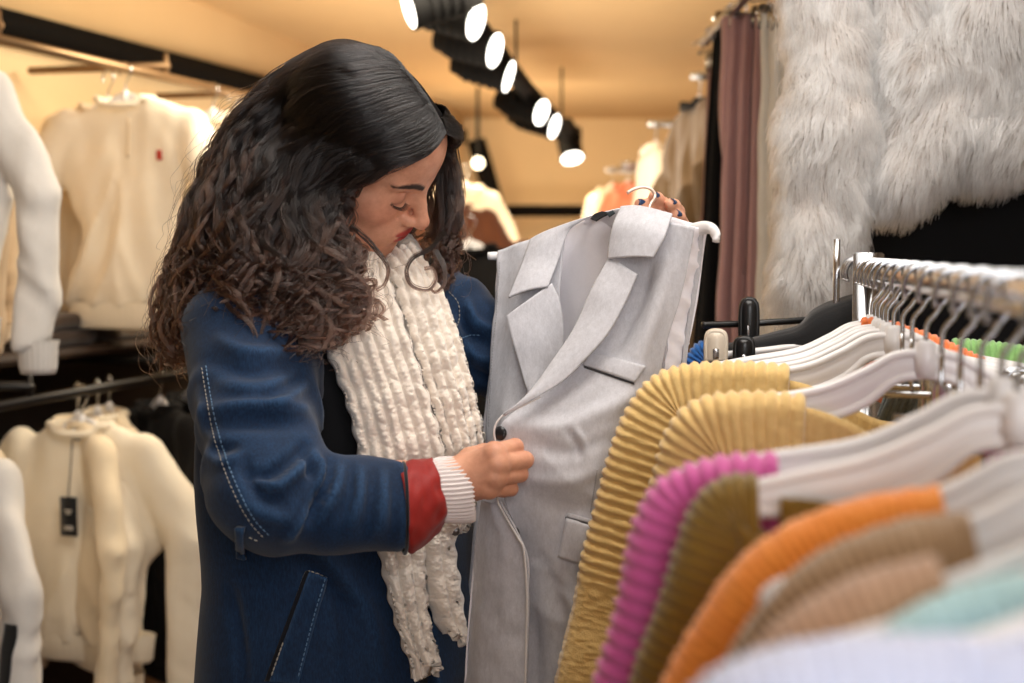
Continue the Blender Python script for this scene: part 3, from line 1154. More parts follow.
def d_cap(X):
    d = d_ell(X, (-.010, 0, .034), (.098, .078, .088))
    d = smin(d, d_ell(X, (-.035, 0, -.03), (.06, .070, .07)), .03)
    d = smin(d, d_ell(X, (.046, 0, .044), (.0550, .0630, .0615)), .012)
    pl = X[:, 0] * .80 - X[:, 2] * .60 - .004 + .10 * np.abs(X[:, 1]) - .016 * np.exp(-((X[:, 1] - .018) / .03) ** 2)
    return smax(d, pl, .010)


Vc, Fc = polyize(d_cap, (-.15, -.12, -.13), (.13, .12, .16), .005)
Vc = hw(Vc)
hair = mk('hair', Vc, Fc, M_HAIRCAP, person)
hair['label'] = 'long wavy dark brown hair'
# a full cap for laying the locks over the skull
def d_skull(X):
    d = d_ell(X, (-.008, 0, .034), (.1005, .081, .0905))
    d = smin(d, d_ell(X, (.046, 0, .044), (.0570, .0650, .0640)), .02)
    return d
Vs, Fs_ = polyize(d_skull, (-.15, -.12, -.13), (.13, .12, .16), .006)
TS = bvh(hw(Vs), Fs_)
HEADC = HO + HM @ np.array([-.01, 0, .03])


def guide(rows):
    out = []
    for (x, y, d) in rows:
        if d is None:
            p = onto(TS, x, y, .004)
            if p is None:
                p = P(x, y, HEADC[1] + .01)
            out.append(p)
        else:
            out.append(P(x, y, d))
    return cr(out, 60)


NEAR = [guide(g) for g in [
    [(441, 132, None), (425, 150, None), (388, 164, None), (352, 178, None), (336, 200, 1.762), (338, 232, 1.755), (352, 262, 1.742), (366, 290, 1.730), (372, 318, 1.722)],
    [(438, 124, None), (412, 146, None), (368, 162, None), (334, 188, 1.760), (322, 225, 1.748), (328, 265, 1.732), (345, 302, 1.716), (352, 335, 1.708)],
    [(430, 110, None), (394, 128, None), (345, 152, None), (312, 190, 1.752), (300, 240, 1.738), (304, 285, 1.718), (322, 322, 1.700), (330, 350, 1.695)],
    [(423, 99, None), (378, 112, None), (325, 142, None), (290, 190, 1.752), (272, 245, 1.735), (272, 295, 1.705), (285, 330, 1.688), (292, 352, 1.684)],
    [(412, 84, None), (358, 96, None), (304, 132, None), (266, 190, 1.765), (246, 250, 1.740), (240, 300, 1.712), (250, 338, 1.690), (252, 358, 1.688)],
    [(402, 72, None), (342, 78, None), (286, 118, None), (248, 180, 1.782), (226, 245, 1.765), (212, 300, 1.748), (214, 340, 1.735), (218, 362, 1.732)],
    [(391, 60, None), (328, 62, None), (272, 104, 1.815), (232, 168, 1.815), (206, 235, 1.800), (188, 295, 1.785), (182, 340, 1.775), (190, 366, 1.772)],
    [(380, 51, None), (324, 49, 1.850), (262, 98, 1.855), (222, 160, 1.860), (196, 228, 1.855), (174, 290, 1.850), (168, 335, 1.848), (176, 366, 1.846)],
    [(383, 52, 1.865), (330, 48, 1.900), (270, 98, 1.915), (232, 160, 1.925), (204, 228, 1.925), (184, 290, 1.925), (178, 330, 1.925), (186, 356, 1.925)],
    [(392, 56, 1.885), (340, 62, 1.935), (292, 108, 1.965), (262, 170, 1.985), (240, 235, 1.990), (224, 290, 1.995), (220, 325, 1.995), (226, 345, 1.995)],
]]
FAR = [guide(g) for g in [
    [(442, 131, None), (446, 150, 1.862), (446, 185, 1.885), (445, 222, 1.890), (438, 255, 1.870), (426, 282, 1.850), (418, 292, 1.842)],
    [(438, 121, None), (447, 142, 1.885), (450, 185, 1.905), (450, 230, 1.905), (446, 265, 1.890), (436, 288, 1.875)],
    [(428, 106, 1.835), (443, 128, 1.905), (451, 180, 1.930), (452, 235, 1.935), (450, 275, 1.930), (444, 292, 1.925)],
    [(412, 84, 1.850), (428, 110, 1.930), (436, 170, 1.965), (432, 235, 1.980), (420, 285, 1.985)],
    [(398, 66, 1.870), (400, 90, 1.955), (390, 160, 2.000), (372, 235, 2.010), (356, 295, 2.015)],
    [(392, 56, 1.885), (350, 72, 1.955), (322, 140, 2.005), (300, 220, 2.010), (285, 300, 2.015)],
]]


def locks(guides, nclump, per, seed, spread, K=46, wmax=.0170, layer=.030):
    rg = np.random.default_rng(seed)
    NG = len(guides)
    Gd = np.stack([cr(g, K) for g in guides])
    t = np.linspace(0, 1, K)
    out = []
    for c in range(nclump):
        g = rg.uniform(0, NG - 1 - 1e-3)
        i = int(g); f = g - i
        base = Gd[i] * (1 - f) + Gd[i + 1] * f
        length = rg.uniform(.72, 1.06) if rg.random() < .8 else rg.uniform(.45, .8)
        tt = np.clip(t * length, 0, 1)
        base = np.stack([np.interp(tt, t, base[:, k]) for k in range(3)], 1)
        if length > 1:
            e = unit(base[-1] - base[-8])
        # outward from head and trunk
        axis = np.stack([np.interp(base[:, 2], [1.30, 1.45, 1.60], [TC[0], (TC[0] + HEADC[0]) / 2, HEADC[0]]),
                         np.interp(base[:, 2], [1.30, 1.45, 1.60], [TC[1], (TC[1] + HEADC[1]) / 2, HEADC[1]]),
                         np.minimum(base[:, 2], HEADC[2])], 1)
        outw = unit(base - axis)
        off = rg.uniform(-.75, .80)
        body = sstep(.08, .50, tt)
        base = base + outw * (off * (.0025 + layer * body))[:, None]
        dsk = d_skull((base - HO) @ HM)
        base = base + outw * np.maximum(0, .003 + .006 * (off + .75) * sstep(0, .2, tt) - dsk)[:, None]
        T = unit(np.gradient(base, axis=0))
        A = unit(np.cross(T, outw)); B = np.cross(A, T)
        L = np.concatenate([[0], np.cumsum(np.linalg.norm(np.diff(base, axis=0), axis=1))])
        wl = rg.uniform(.070, .130)
        ph = g * 1.5 + rg.normal(0, .75)
        amp = (.0008 + wmax * rg.uniform(.55, 1.25) * sstep(.12, .85, tt)) 
        curl = rg.uniform(.5, 1.4)
        ang = 2 * PI * L / wl * (1 + .7 * sstep(.7, 1, tt) * (curl > .9)) + ph
        hand = 1 if rg.random() < .5 else -1
        ctr = base + A * (amp * np.cos(ang))[:, None] + B * (amp * .40 * hand * np.sin(ang))[:, None]
        # end curl
        sway = noise(np.stack([L * 9 + c, 0 * L + c * .37, 0 * L + seed], 1)) * .012 * body
        ctr = ctr + A * sway[:, None]
        for s in range(per):
            a_, r_ = rg.uniform(0, 2 * PI), math.sqrt(rg.random())
            w = spread * (1.0 - .62 * sstep(.25, 1, tt)) * r_ * (.45 + .55 * sstep(0, .3, tt))
            fr = noise(np.stack([L * 16 + s * 1.7, 0 * L + c * .91 + s * 3.3, 0 * L + 5.5], 1)) * .0026 * body
            fr2 = noise(np.stack([L * 40 + s * 2.9, 0 * L + c * .51 + s * 1.3, 0 * L + 9.5], 1)) * .0007 * body
            p = ctr + A * (math.cos(a_) * w + fr + fr2)[:, None] + B * (math.sin(a_) * w * .6 - fr * .7)[:, None]
            # strands leave the lock near their ends
            if rg.random() < .07:
                dv = rg.normal(0, 1, 3)
                p = p + (sstep(.45, 1, tt) ** 1.5)[:, None] * dv * .014
            out.append(p)
    return np.array(out)


H1 = locks(NEAR, 640, 24, 11, .0088, layer=.026)
H2 = locks(FAR, 130, 20, 12, .0085, wmax=.011, layer=.010)


# sleek hair combed from the parting over the skull
def combed(guides, n, seed, K=40, upto=.42, lift=.007):
    rg = np.random.default_rng(seed)
    Gd = np.stack([cr(g, 60) for g in guides])
    out = []
    for q_ in range(n):
        if q_ % 16 == 0:
            g0 = rg.uniform(0, len(guides) - 1 - 1e-3); h0 = rg.uniform(0, lift); w0 = rg.uniform(0, 6)
        g = min(max(g0 + rg.normal(0, .07), 0), len(guides) - 1 - 1e-3)
        i = int(g); f = g - i
        b = Gd[i] * (1 - f) + Gd[i + 1] * f
        b = cr(b[:int(60 * upto * rg.uniform(.7, 1.25))], K)
        o = unit(b - HEADC)
        # keep outside the skull
        loc = (b - HO) @ HM
        dd = d_skull(loc)
        b = b + o * np.maximum(0, .002 - dd)[:, None]
        h = h0 + rg.uniform(0, .002)
        b = b + o * (h * (np.sin(PI * np.linspace(.05, .95, K)) ** .6) + .001)[:, None]
        side = unit(np.cross(unit(np.gradient(b, axis=0)), o))
        b = b + side * (noise(np.stack([np.linspace(0, 3, K), np.full(K, g0 * 7), np.full(K, w0)], 1)) * .003 + rg.normal(0, .0010))[:, None]
        out.append(b)
    return np.array(out)


H3 = combed(NEAR, 5200, 21)
H4 = combed(FAR, 3200, 22, upto=.40, lift=.004)
strands('hair_strands', H1, .00042, .00020, M_HAIR, hair)
strands('hair_strands', H2, .00040, .00020, M_HAIR, hair)
strands('hair_strands', H3, .00042, .00036, M_HAIR, hair)
strands('hair_strands', H4, .00042, .00036, M_HAIR, hair)
# separate curls lying on the scarf, and flyaways
rg = np.random.default_rng(5)
cur = []
for pts in [
    [(352, 270, 1.735), (362, 290, 1.722), (368, 308, 1.716), (364, 325, 1.714), (354, 333, 1.714), (344, 332, 1.716)],
    [(330, 280, 1.725), (334, 305, 1.712), (337, 322, 1.708), (332, 336, 1.706), (322, 339, 1.706), (316, 331, 1.708)],
    [(340, 262, 1.735), (348, 284, 1.720), (345, 300, 1.716), (352, 315, 1.712), (355, 330, 1.712)],
    [(350, 226, 1.752), (366, 240, 1.745), (381, 256, 1.735), (388, 270, 1.735), (384, 284, 1.738), (376, 290, 1.738)],
    [(444, 232, 1.86), (430, 248, 1.81), (412, 258, 1.775), (406, 272, 1.765), (412, 286, 1.765), (428, 290, 1.77), (436, 280, 1.78), (432, 268, 1.785), (424, 268, 1.785)],
    [(436, 250, 1.80), (444, 268, 1.79), (444, 284, 1.785), (436, 292, 1.785), (430, 288, 1.785)],
    [(318, 300, 1.705), (322, 322, 1.698), (318, 342, 1.696), (308, 348, 1.698)],
    [(300, 310, 1.700), (306, 332, 1.690), (300, 352, 1.688), (290, 354, 1.690)],
]:
    c = cr(PP(pts), 46)
    for s in range(18):
        T = unit(np.gradient(c, axis=0)); A = unit(np.cross(T, [0, -1, 0.1])); B = np.cross(A, T)
        w = .0046 * (1 - .5 * np.linspace(0, 1, 46))
        a_ = rg.uniform(0, 2 * PI); r_ = rg.random()
        n_ = noise(np.stack([np.linspace(0, 4, 46), np.full(46, s * 1.9), np.full(46, pts[0][0] * .1)], 1)) * .0022
        cur.append(c + A * (math.cos(a_) * w * r_ + n_)[:, None] + B * (math.sin(a_) * w * r_)[:, None])
strands('hair_curls', np.array(cur), .00042, .0002, M_HAIR, hair)
fly = []
for g in range(260):
    G_ = NEAR[5 + g % 4]
    i0 = rg.integers(16, 46)
    c = cr(G_[i0:min(60, i0 + rg.integers(8, 16))], 46)
    o = unit(c - HEADC)
    k = np.linspace(0, 1, 46)[:, None]
    c = c + o * (.010 + .045 * rg.random() * np.sin(PI * k * .8)) + rg.normal(0, .010, 3) * k
    c = c + np.stack([noise(np.stack([k[:, 0] * 5 + g, k[:, 0] * 0 + g * .7, k[:, 0] * 0 + a], 1)) for a in (1, 5, 9)], 1) * .005
    fly.append(c)
strands('flyaway_hair', np.array(fly), .00022, .00012, M_HAIR, hair)

# the parting
pr = cr(np.array([(lambda p: p + unit(p - HEADC) * .0045)(h) for h in (onto(TS, x, y, 0) for x, y in ((384, 66), (395, 80), (408, 95), (419, 110), (427, 122), (433, 131), (436, 137))) if h is not None]), 60)
rg2 = np.random.default_rng(4)
pr = pr + rg2.normal(0, .0003, pr.shape)
mb = MB(); mb.tube(pr, .0016, 8)
mb.build('parting', plain('scalp', srgb(176, 132, 110), .6), hair)
# ================================================================== GREY WAISTCOAT ON ITS HANGER
M_SUIT = fabric('grey_suiting', srgb(212, 212, 218), srgb(182, 181, 186), rough=.8, weave=650, bump=.35, mott=180, sheen=.15, stretch=(1, 1, .45))
M_LINING = fabric('pale_satin_lining', srgb(252, 249, 253), srgb(242, 238, 244), rough=.32, weave=300, bump=.05, mott=10, sheen=.1)
M_EDGE = fabric('pale_edge', srgb(226, 222, 220), srgb(212, 208, 206), rough=.8)
M_BUTTON = plain('dark_button', srgb(26, 28, 34), .3)
vbase = P(600, 690, 1.78); vbase[2] = .72
vest = thing('waistcoat', 'light grey sleeveless suit waistcoat with wide lapels, held up by the person', 'waistcoat', vbase)


def dispn(G, fn):
    N = gnormals(G)
    nv, nu, _ = G.shape
    u = np.linspace(0, 1, nu)[None, :]; v = np.linspace(0, 1, nv)[:, None]
    return G + N * np.broadcast_to(fn(u, v, G), (nv, nu))[..., None]


def panel(name, curves, nu, nv, mat, thick=.0022, fn=None, parent=None, label=None, folds_=None):
    G = facing(loft([PP(c) for c in curves], nu, nv))
    if fn: G = dispn(G, fn)
    if folds_:
        V, Q = G.reshape(-1, 3), gfaces(nv, nu)
        G = crease(V, Q, bvh(V, Q), folds_).reshape(G.shape)
    o = sheet(name, G, thick, mat, parent or vest)
    if label: o['label'] = label
    return o, G


wr = lambda a, s, o: (lambda u, v, G: a * noise(G * np.array([1, 1, .45]), s, o))

# back, lining side towards the viewer
panel('back_panel', [
    [(500, 254, 1.985), (494, 330, 1.975), (483, 430, 1.965), (474, 530, 1.95), (468, 600, 1.95), (462, 700, 1.95)],
    [(560, 229, 1.940), (548, 330, 1.960), (540, 430, 1.955), (530, 560, 1.94), (525, 700, 1.94)],
    [(598, 214, 1.880), (592, 300, 1.905), (588, 420, 1.915), (580, 560, 1.90), (575, 700, 1.90)],
    [(640, 210, 1.835), (640, 300, 1.870), (638, 420, 1.880), (634, 560, 1.87), (630, 700, 1.87)],
    [(703, 229, 1.765), (698, 270, 1.790), (688, 340, 1.800), (676, 440, 1.800), (668, 700, 1.80)]],
    70, 90, M_LINING, fn=lambda u, v, G: .010 * noise(np.stack([u * 7 + v * 2, v * 2.2 + 0 * u, 0 * u * v], -1)) + .0045 * (1 - 2 * np.abs(noise(np.stack([u * 6 + v * 5, v * 3 + 0 * u, 0 * u * v], -1), 1, 4.2))))
# side piece seen through the armhole, gathered
panel('side_panel', [
    [(690, 226, 1.735), (684, 262, 1.745), (676, 305, 1.755), (666, 357, 1.760), (656, 440, 1.765), (650, 690, 1.765)],
    [(704, 230, 1.755), (700, 265, 1.765), (694, 305, 1.770), (687, 348, 1.775), (680, 440, 1.780), (676, 690, 1.780)]],
    16, 90, M_LINING, fn=lambda u, v, G: .0035 * noise(G, 70) + .0018 * np.sin(v * 160 + u * 3))
M_BLADE = M_SUIT
panel('armhole_edge', [
    [(700, 229, 1.748), (697, 265, 1.758), (691, 305, 1.764), (684, 350, 1.768), (676, 440, 1.772)],
    [(704, 230, 1.750), (701, 265, 1.760), (695, 305, 1.766), (688, 350, 1.770), (680, 440, 1.774)]], 5, 70, M_SUIT, .004)

# right front panel
big, GB = panel('front_panel', [
    [(622, 222, 1.790), (608, 262, 1.778), (592, 300, 1.778), (568, 346, 1.768), (534, 394, 1.742), (508, 416, 1.727), (499, 430, 1.724), (501, 460, 1.724), (503, 500, 1.724), (512, 530, 1.728), (510, 560, 1.752), (508, 620, 1.765), (506, 695, 1.768)],
    [(640, 221, 1.768), (628, 300, 1.755), (604, 360, 1.735), (574, 420, 1.712), (556, 445, 1.702), (548, 470, 1.702), (546, 500, 1.708), (548, 540, 1.714), (550, 580, 1.720), (552, 640, 1.728), (552, 695, 1.730)],
    [(662, 220, 1.740), (656, 290, 1.728), (640, 360, 1.716), (618, 420, 1.705), (604, 460, 1.702), (598, 500, 1.708), (596, 540, 1.712), (596, 600, 1.718), (596, 695, 1.722)],
    [(694, 227, 1.722), (689, 255, 1.724), (681, 298, 1.728), (667, 352, 1.734), (657, 420, 1.738), (652, 500, 1.740), (650, 600, 1.742), (650, 695, 1.742)]],
    110, 150, M_SUIT, fn=lambda u, v, G: .0085 * noise(G * np.array([1, 1, .8]), 11, 6.1) + .0022 * (1 - 2 * np.abs(noise(np.stack([G[..., 0] * 12 + G[..., 2] * 16, G[..., 2] * 9 - G[..., 0] * 6, G[..., 1] * 0], -1), 1.0, 2.0))) * sstep(.35, .6, v),
    folds_=[([(520, 424), (560, 428), (600, 412), (640, 392)], .0075, 9), ([(526, 444), (566, 452), (606, 440)], -.0060, 9), ([(568, 432), (576, 444), (579, 456)], -.0045, 3), ([(575, 430), (584, 442), (586, 454)], .0040, 3),
        ([(530, 480), (566, 482), (600, 470)], .0050, 8), ([(534, 500), (570, 508), (592, 506)], -.0045, 8), ([(540, 560), (560, 600), (566, 660)], -.0075, 9), ([(556, 590), (572, 606), (580, 640)], .0065, 7),
        ([(528, 600), (534, 640), (536, 690)], -.0060, 8), ([(650, 262), (640, 300), (616, 350)], -.0050, 6), ([(668, 262), (656, 310), (640, 352)], .0055, 8), ([(612, 360), (590, 390), (556, 412)], .0045, 9)])
TB_ = bvh(*shell(GB, .0022))

# left front panel hanging from the far shoulder
GLp = facing(loft([PP(c) for c in [
    [(497, 250, 1.968), (494, 300, 1.945), (489, 350, 1.925), (486, 400, 1.905), (485, 440, 1.890), (486, 490, 1.870)],
    [(528, 239, 1.935), (522, 300, 1.905), (514, 350, 1.890), (506, 400, 1.875), (502, 440, 1.860), (500, 490, 1.850)],
    [(566, 228, 1.905), (560, 290, 1.890), (556, 345, 1.880), (544, 395, 1.872), (528, 440, 1.862), (516, 490, 1.855)]]], 40, 70))
GLp = dispn(GLp, lambda u, v, G: .006 * noise(np.stack([u * 4 + v, v * 1.5 + 0 * u, 0 * u * v], -1), 1, 3.3) + .0025 * noise(G, 35))
sheet('front_panel', GLp, .0022, M_SUIT, vest)
TLp = bvh(*shell(GLp, .0022))
stitches('armhole_stitching', [(500, 262), (497, 310), (493, 350), (490, 400), (489, 430)], plain('grey_thread', srgb(150, 148, 150), .7), r=.0005, pitch=.004, parent=vest, tree=TLp)

# lower front edge, turned forward over the rest
strip, GS = panel('front_edge', [
    [(484, 500, 1.745), (479, 540, 1.755), (472, 590, 1.768), (468, 640, 1.775), (465, 695, 1.778)],
    [(491, 502, 1.722), (499, 540, 1.718), (497, 590, 1.722), (494, 640, 1.726), (492, 695, 1.728)],
    [(498, 503, 1.706), (524, 552, 1.698), (527, 600, 1.702), (526, 640, 1.705), (525, 695, 1.708)]],
    46, 80, M_SUIT, fn=lambda u, v, G: .0055 * noise(np.stack([u * 3.2 + 0 * v, v * 2.0 + 0 * u, 0 * u * v], -1), 1, 8.8) + .0015 * noise(G, 50))
ed = np.concatenate([cr(PP([(540, 397, 1.716), (520, 407, 1.710), (505, 414, 1.708), (497, 422, 1.706), (494, 432, 1.705), (496, 446, 1.706), (498, 470, 1.706), (497, 490, 1.704)]), 60),
                     cr(PP([(498, 503, 1.703), (508, 521, 1.699), (518, 538, 1.696), (524, 552, 1.695), (527, 600, 1.699), (526, 640, 1.702), (525, 695, 1.705)]), 80)])
mb = MB(); mb.tube(ed, .0013, 8)
o = mb.build('edge_piping', M_EDGE, vest)
pl = cr(PP([(475, 560, 1.762), (471, 600, 1.768), (467, 650, 1.772), (465, 695, 1.775)]), 40)
mb = MB(); mb.tube(pl, .0012, 8); mb.build('edge_piping', M_LINING, vest)

# lapels and collar
def lap(name, a, b, nu=26, nv=50, roll=.004, o=1.0):
    return panel(name, [a, b] if not isinstance(a[0][0], list) else a, nu, nv, M_SUIT, .003,
                 lambda u, v, G: roll * np.sin(PI * u) + .0022 * noise(G, 28, o), label=None)


# near lapel: long band from the notch to the held edge
lap('lapel', [(609, 257, 1.768), (598, 277, 1.762), (581, 311, 1.752), (566, 340, 1.742), (545, 370, 1.728), (524, 396, 1.715), (503, 415, 1.708)],
    [(637, 274, 1.730), (622, 308, 1.722), (604, 338, 1.716), (584, 360, 1.714), (560, 382, 1.712), (506, 415, 1.706)], o=2.0)
lap('collar', [(608, 259, 1.764), (609, 242, 1.766), (613, 224, 1.768), (621, 207, 1.788)],
    [(653, 257, 1.716), (664, 235, 1.716), (672, 213, 1.738)], 30, 40, .006, 5.0)
# far lapel
lap('lapel', [(506, 316, 1.868), (512, 340, 1.862), (520, 366, 1.858), (528, 394, 1.852)],
    [(552, 283, 1.876), (561, 306, 1.872), (563, 346, 1.868), (548, 376, 1.860), (530, 396, 1.852)], o=7.0)
lap('collar', [(530, 239, 1.925), (521, 264, 1.905), (508, 297, 1.880)],
    [(592, 216, 1.880), (570, 230, 1.892), (560, 254, 1.888), (548, 287, 1.872)], 30, 40, .005, 9.0)
# back neck, inside of the collar and the woven brand tag
panel('back_collar', [
    [(586, 217, 1.885), (600, 213, 1.872), (618, 209, 1.846), (640, 206, 1.825)],
    [(583, 224, 1.890), (600, 226, 1.885), (616, 228, 1.868), (630, 230, 1.850)]], 10, 40, M_LINING)
M_TAG = fabric('black_woven_tag', srgb(20, 20, 24), srgb(12, 12, 14), rough=.5)
panel('neck_tag', [[(590, 219, 1.872), (594, 214, 1.868), (602, 211, 1.862)], [(596, 221, 1.862), (603, 217, 1.858), (612, 213, 1.852)]], 8, 12, M_TAG, .0012, label='black woven neck tag')
panel('neck_tag', [[(606, 213, 1.852), (613, 210, 1.846)], [(609, 217, 1.846), (615, 213, 1.842)]], 6, 8, plain('tag_navy', srgb(44, 54, 60), .5), .0012)

# chest welt, flap pocket, darts, buttons
def on_vest(quad, nu, nv, lift, bulge=0.0): return patch(quad, nu, nv, lift, bulge, TB_)
mk('chest_pocket_welt', *shell(on_vest([(590, 353), (645, 366), (634, 383), (584, 366)], 24, 8, .0035, .0015), .003), M_SUIT, vest)
M_POCKSHADE = fabric('pocket_shadow_cloth', srgb(70, 68, 70), srgb(56, 54, 56))  # dark strips standing in for the shade along the pocket edges
mk('chest_pocket_shade', *shell(on_vest([(584, 366), (634, 383), (634, 385), (584, 368)], 24, 3, .0012), .001), M_POCKSHADE, vest)
mk('pocket_flap', *shell(on_vest([(567, 518), (640, 538), (632, 580), (559, 556)], 26, 14, .0075, .003), .0035), M_SUIT, vest)
mk('pocket_piping', *shell(on_vest([(568, 513), (642, 533), (641, 537), (567, 517)], 26, 4, .004), .003), M_SUIT, vest)
mk('pocket_shade', *shell(on_vest([(566, 516.5), (640, 536.5), (640, 539), (566, 519)], 26, 3, .0052), .001), M_POCKSHADE, vest)
th_g = plain('dart_thread', srgb(128, 126, 128), .7)
stitches('dart_seam', [(597, 470), (594, 490), (590, 515)], th_g, r=.0005, pitch=.003, parent=vest, tree=TB_)
for (x, y) in ((501, 433), (514, 532)):
    c = onto(TB_, x, y, .003)
    if c is None: c = P(x, y, 1.722)
    ax = unit(np.array([-.45, -.85, .1]))
    mb = MB()
    mb.tube(np.array([c - ax * .002, c - ax * .001, c + ax * .001, c + ax * .0018, c + ax * .0010]), [.0078, .0086, .0086, .0072, .0050], 24)
    mb.build('button', M_BUTTON, vest)
    

# white hanger inside the shoulders
M_WPLAS = plain('white_plastic', srgb(240, 238, 238), .32, spec=.5, var=.02)
M_CHROME = plain('chrome', srgb(196, 198, 202), .18, metal=1.0)
hb = P(600, 215, 1.84)
vh = thing('clothes_hanger', 'white plastic hanger inside the grey waistcoat, held by its hook', 'hanger', hb)
arm = cr(PP([(488, 256, 1.985), (496, 256, 1.985), (505, 257, 2.005), (545, 252, 2.000), (590, 245, 1.960), (612, 240, 1.930), (640, 238, 1.890), (675, 234, 1.800), (702, 228, 1.748), (712, 229, 1.722), (716, 236, 1.718), (716, 242, 1.717)]), 120)
rr = np.interp(np.linspace(0, 1, 120), [0, .03, .5, .9, .95, 1], [.0055, .0060, .009, .0085, .0072, .0062])
mb = MB(); mb.tube(arm, rr, 14, flat=(1.0, .75), up=(0, 0, 1)); mb.build('arms', M_WPLAS, vh)
hk = cr(PP([(646, 226, 1.818), (650, 206, 1.83), (655, 197, 1.842), (652, 190, 1.845), (644, 187, 1.845), (634, 189, 1.845), (627, 193, 1.845)]), 40)
mb = MB(); mb.tube(hk, .0022, 10); mb.build('hook', plain('pale_wire', srgb(222, 196, 180), .3, metal=.6), vh)
# ================================================================== FOREGROUND RACK
R_A, R_B = P(868, 268, 1.9), np.array([.255, .44, 1.416])
RDIR = unit((R_A - R_B) * np.array([1, 1, 0]))          # along the rail, away from the viewer
RL = np.array([-RDIR[1], RDIR[0], 0])                   # to the left across the rail
RZ = 1.418
R_A[2] = R_B[2] = RZ


def rail_at(d):
    t = (d - R_B[1]) / (R_A[1] - R_B[1])
    return R_B + (R_A - R_B) * t


rb = rail_at(1.2).copy(); rb[2] = 0
rack = thing('clothes_rack', 'chrome floor rack with hangers and bright knitwear in front', 'clothes rack', rb)
mb = MB()
far_end = rail_at(2.16)
mb.tube(np.array([R_B - RDIR * .02, R_B, R_A, far_end, far_end + RDIR * .004]), [.011, .0140, .0140, .0140, .011], 24)
mb.build('rail', M_CHROME, rack)
for d in (1.885, .44):
    c = rail_at(d)
    mb = MB()
    Mx = np.stack([-RL, RDIR, [0, 0, 1]], 1)
    mb.box((-.020, -.005, .04), (.020, .005, RZ + .022), (Mx, np.array([c[0], c[1], 0]) + RDIR * .012))
    mb.build('post', M_CHROME, rack)
    mb = MB()
    mb.box((-.27, -.02, .01), (.27, .02, .045), (Mx, np.array([c[0], c[1], 0])))
    mb.build('foot', M_CHROME, rack)
c = rail_at(1.99)
mb = MB(); mb.tube(np.array([[c[0] - .035, c[1], .5], [c[0] - .035, c[1], 1.40], [c[0] - .035, c[1], RZ + .040]]), .0048, 12); mb.build('upright_rod', M_CHROME, rack)


# ---- white hanger: local x across, y along the rail, z up, origin at the rail's axis
def hanger_meshes(half=.212, wire=.0025, drop=0.0):
    xs = np.linspace(0, 1, 40)
    top = cr([(0, 0, -.069), (.028, 0, -.073), (.055, 0, -.088), (.095, 0, -.106), ((.095 + half) / 2, 0, -.117), (half, 0, -.128)], 60)
    bot = cr([(0, 0, -.090), (.028, 0, -.096), (.055, 0, -.118), (.095, 0, -.134), ((.095 + half) / 2, 0, -.140), (half, 0, -.142)], 60)
    top[:, 2] -= drop; bot[:, 2] -= drop
    def mir(p):
        q = p[::-1].copy(); q[:, 0] *= -1
        return np.vstack([q, p[1:]])
    T, B = mir(top), mir(bot)
    mb = MB()
    G = np.stack([T, T * .5 + B * .5, B], 0) + np.array([0, -.0015, 0])
    mb.add(*shell(G, -.003))
    loop = np.vstack([T, [[half + .007, 0, -.135 - drop]], B[::-1], [[-half - .007, 0, -.135 - drop]]])
    loop = cr(np.vstack([loop, loop[:1]]), 260)[:-1]
    mb.tube(loop, .0046, 10, True)
    for s in (-1, 1):
        nt = cr([(s * .118, 0, -.138), (s * .128, 0, -.150), (s * .140, 0, -.149), (s * .146, 0, -.141)], 12) - np.array([0, 0, drop])
        mb.tube(nt, .0032, 8)
    mb.tube(np.array([[0, 0, -.092 - drop], [0, 0, -.075 - drop], [0, 0, -.062 - drop], [0, 0, -.058 - drop]]), [.010, .011, .009, .006], 14)
    h = MB()
    a = np.linspace(math.radians(205), math.radians(-50), 40)
    R = .0215
    cz = -.0075 + .0
    pts = [(R * math.cos(t), 0, cz + R * math.sin(t)) for t in a]
    pts += [(.009, 0, -.032), (.001, 0, -.043), (0, 0, -.062 - drop)]
    h.tube(cr(np.array(pts), 80), wire, 10)
    h.add(*tube(np.array([pts[0], np.array(pts[0]) + np.array([-.0004, 0, -.002])]), [wire * 1.4, wire * 1.2], 8))
    return mb, h


_hm = hanger_meshes()
proto_h = thing('clothes_hanger', '', 'hanger')
_hm[0].build('arms', M_WPLAS, proto_h)
_hm[1].build('hook', M_CHROME, proto_h)
_ho = hanger_meshes(.180, drop=.004)
_hs = hanger_meshes(.158, drop=.016)
proto_s = thing('clothes_hanger', '', 'hanger')
_hs[0].build('arms', M_WPLAS, proto_s)
_hs[1].build('hook', M_CHROME, proto_s)
HSPEC = [   # distance along rail, turn, label
    (1.845, 4, 'white hanger right beside the chrome post of the rack', 0),
    (1.800, -3, 'second white hanger from the chrome post, half hidden by its neighbours', 0),
    (1.755, 6, 'third white hanger from the chrome post, half hidden by its neighbours', 0),
    (1.708, -2, 'fourth white hanger from the chrome post, just behind the mustard sweaters', 0),
    (1.665, 3, 'fifth white hanger from the chrome post, next to the rearmost mustard sweater', 0),
    (1.600, 0, 'white hanger holding the rearmost mustard ribbed sweater', 0),
    (1.340, 0, 'white hanger holding the front mustard ribbed sweater', 0),
    (.970, 0, 'white hanger with a hanging notch, holding the pink sweater', 0),
    (.915, 0, 'white hanger in the olive sweater, just in front of the pink one', 0),
    (.790, 0, 'white hanger holding the orange sweater', 0),
    (.700, 0, 'white hanger holding the taupe sweater', 0),
    (.612, 0, 'pale hanger holding the light brown sweater', 0),
    (.572, 0, 'white hanger holding the pale mint sweater', 0),
    (.522, 0, 'white hanger holding the nearest pale blue sweater', 0)]
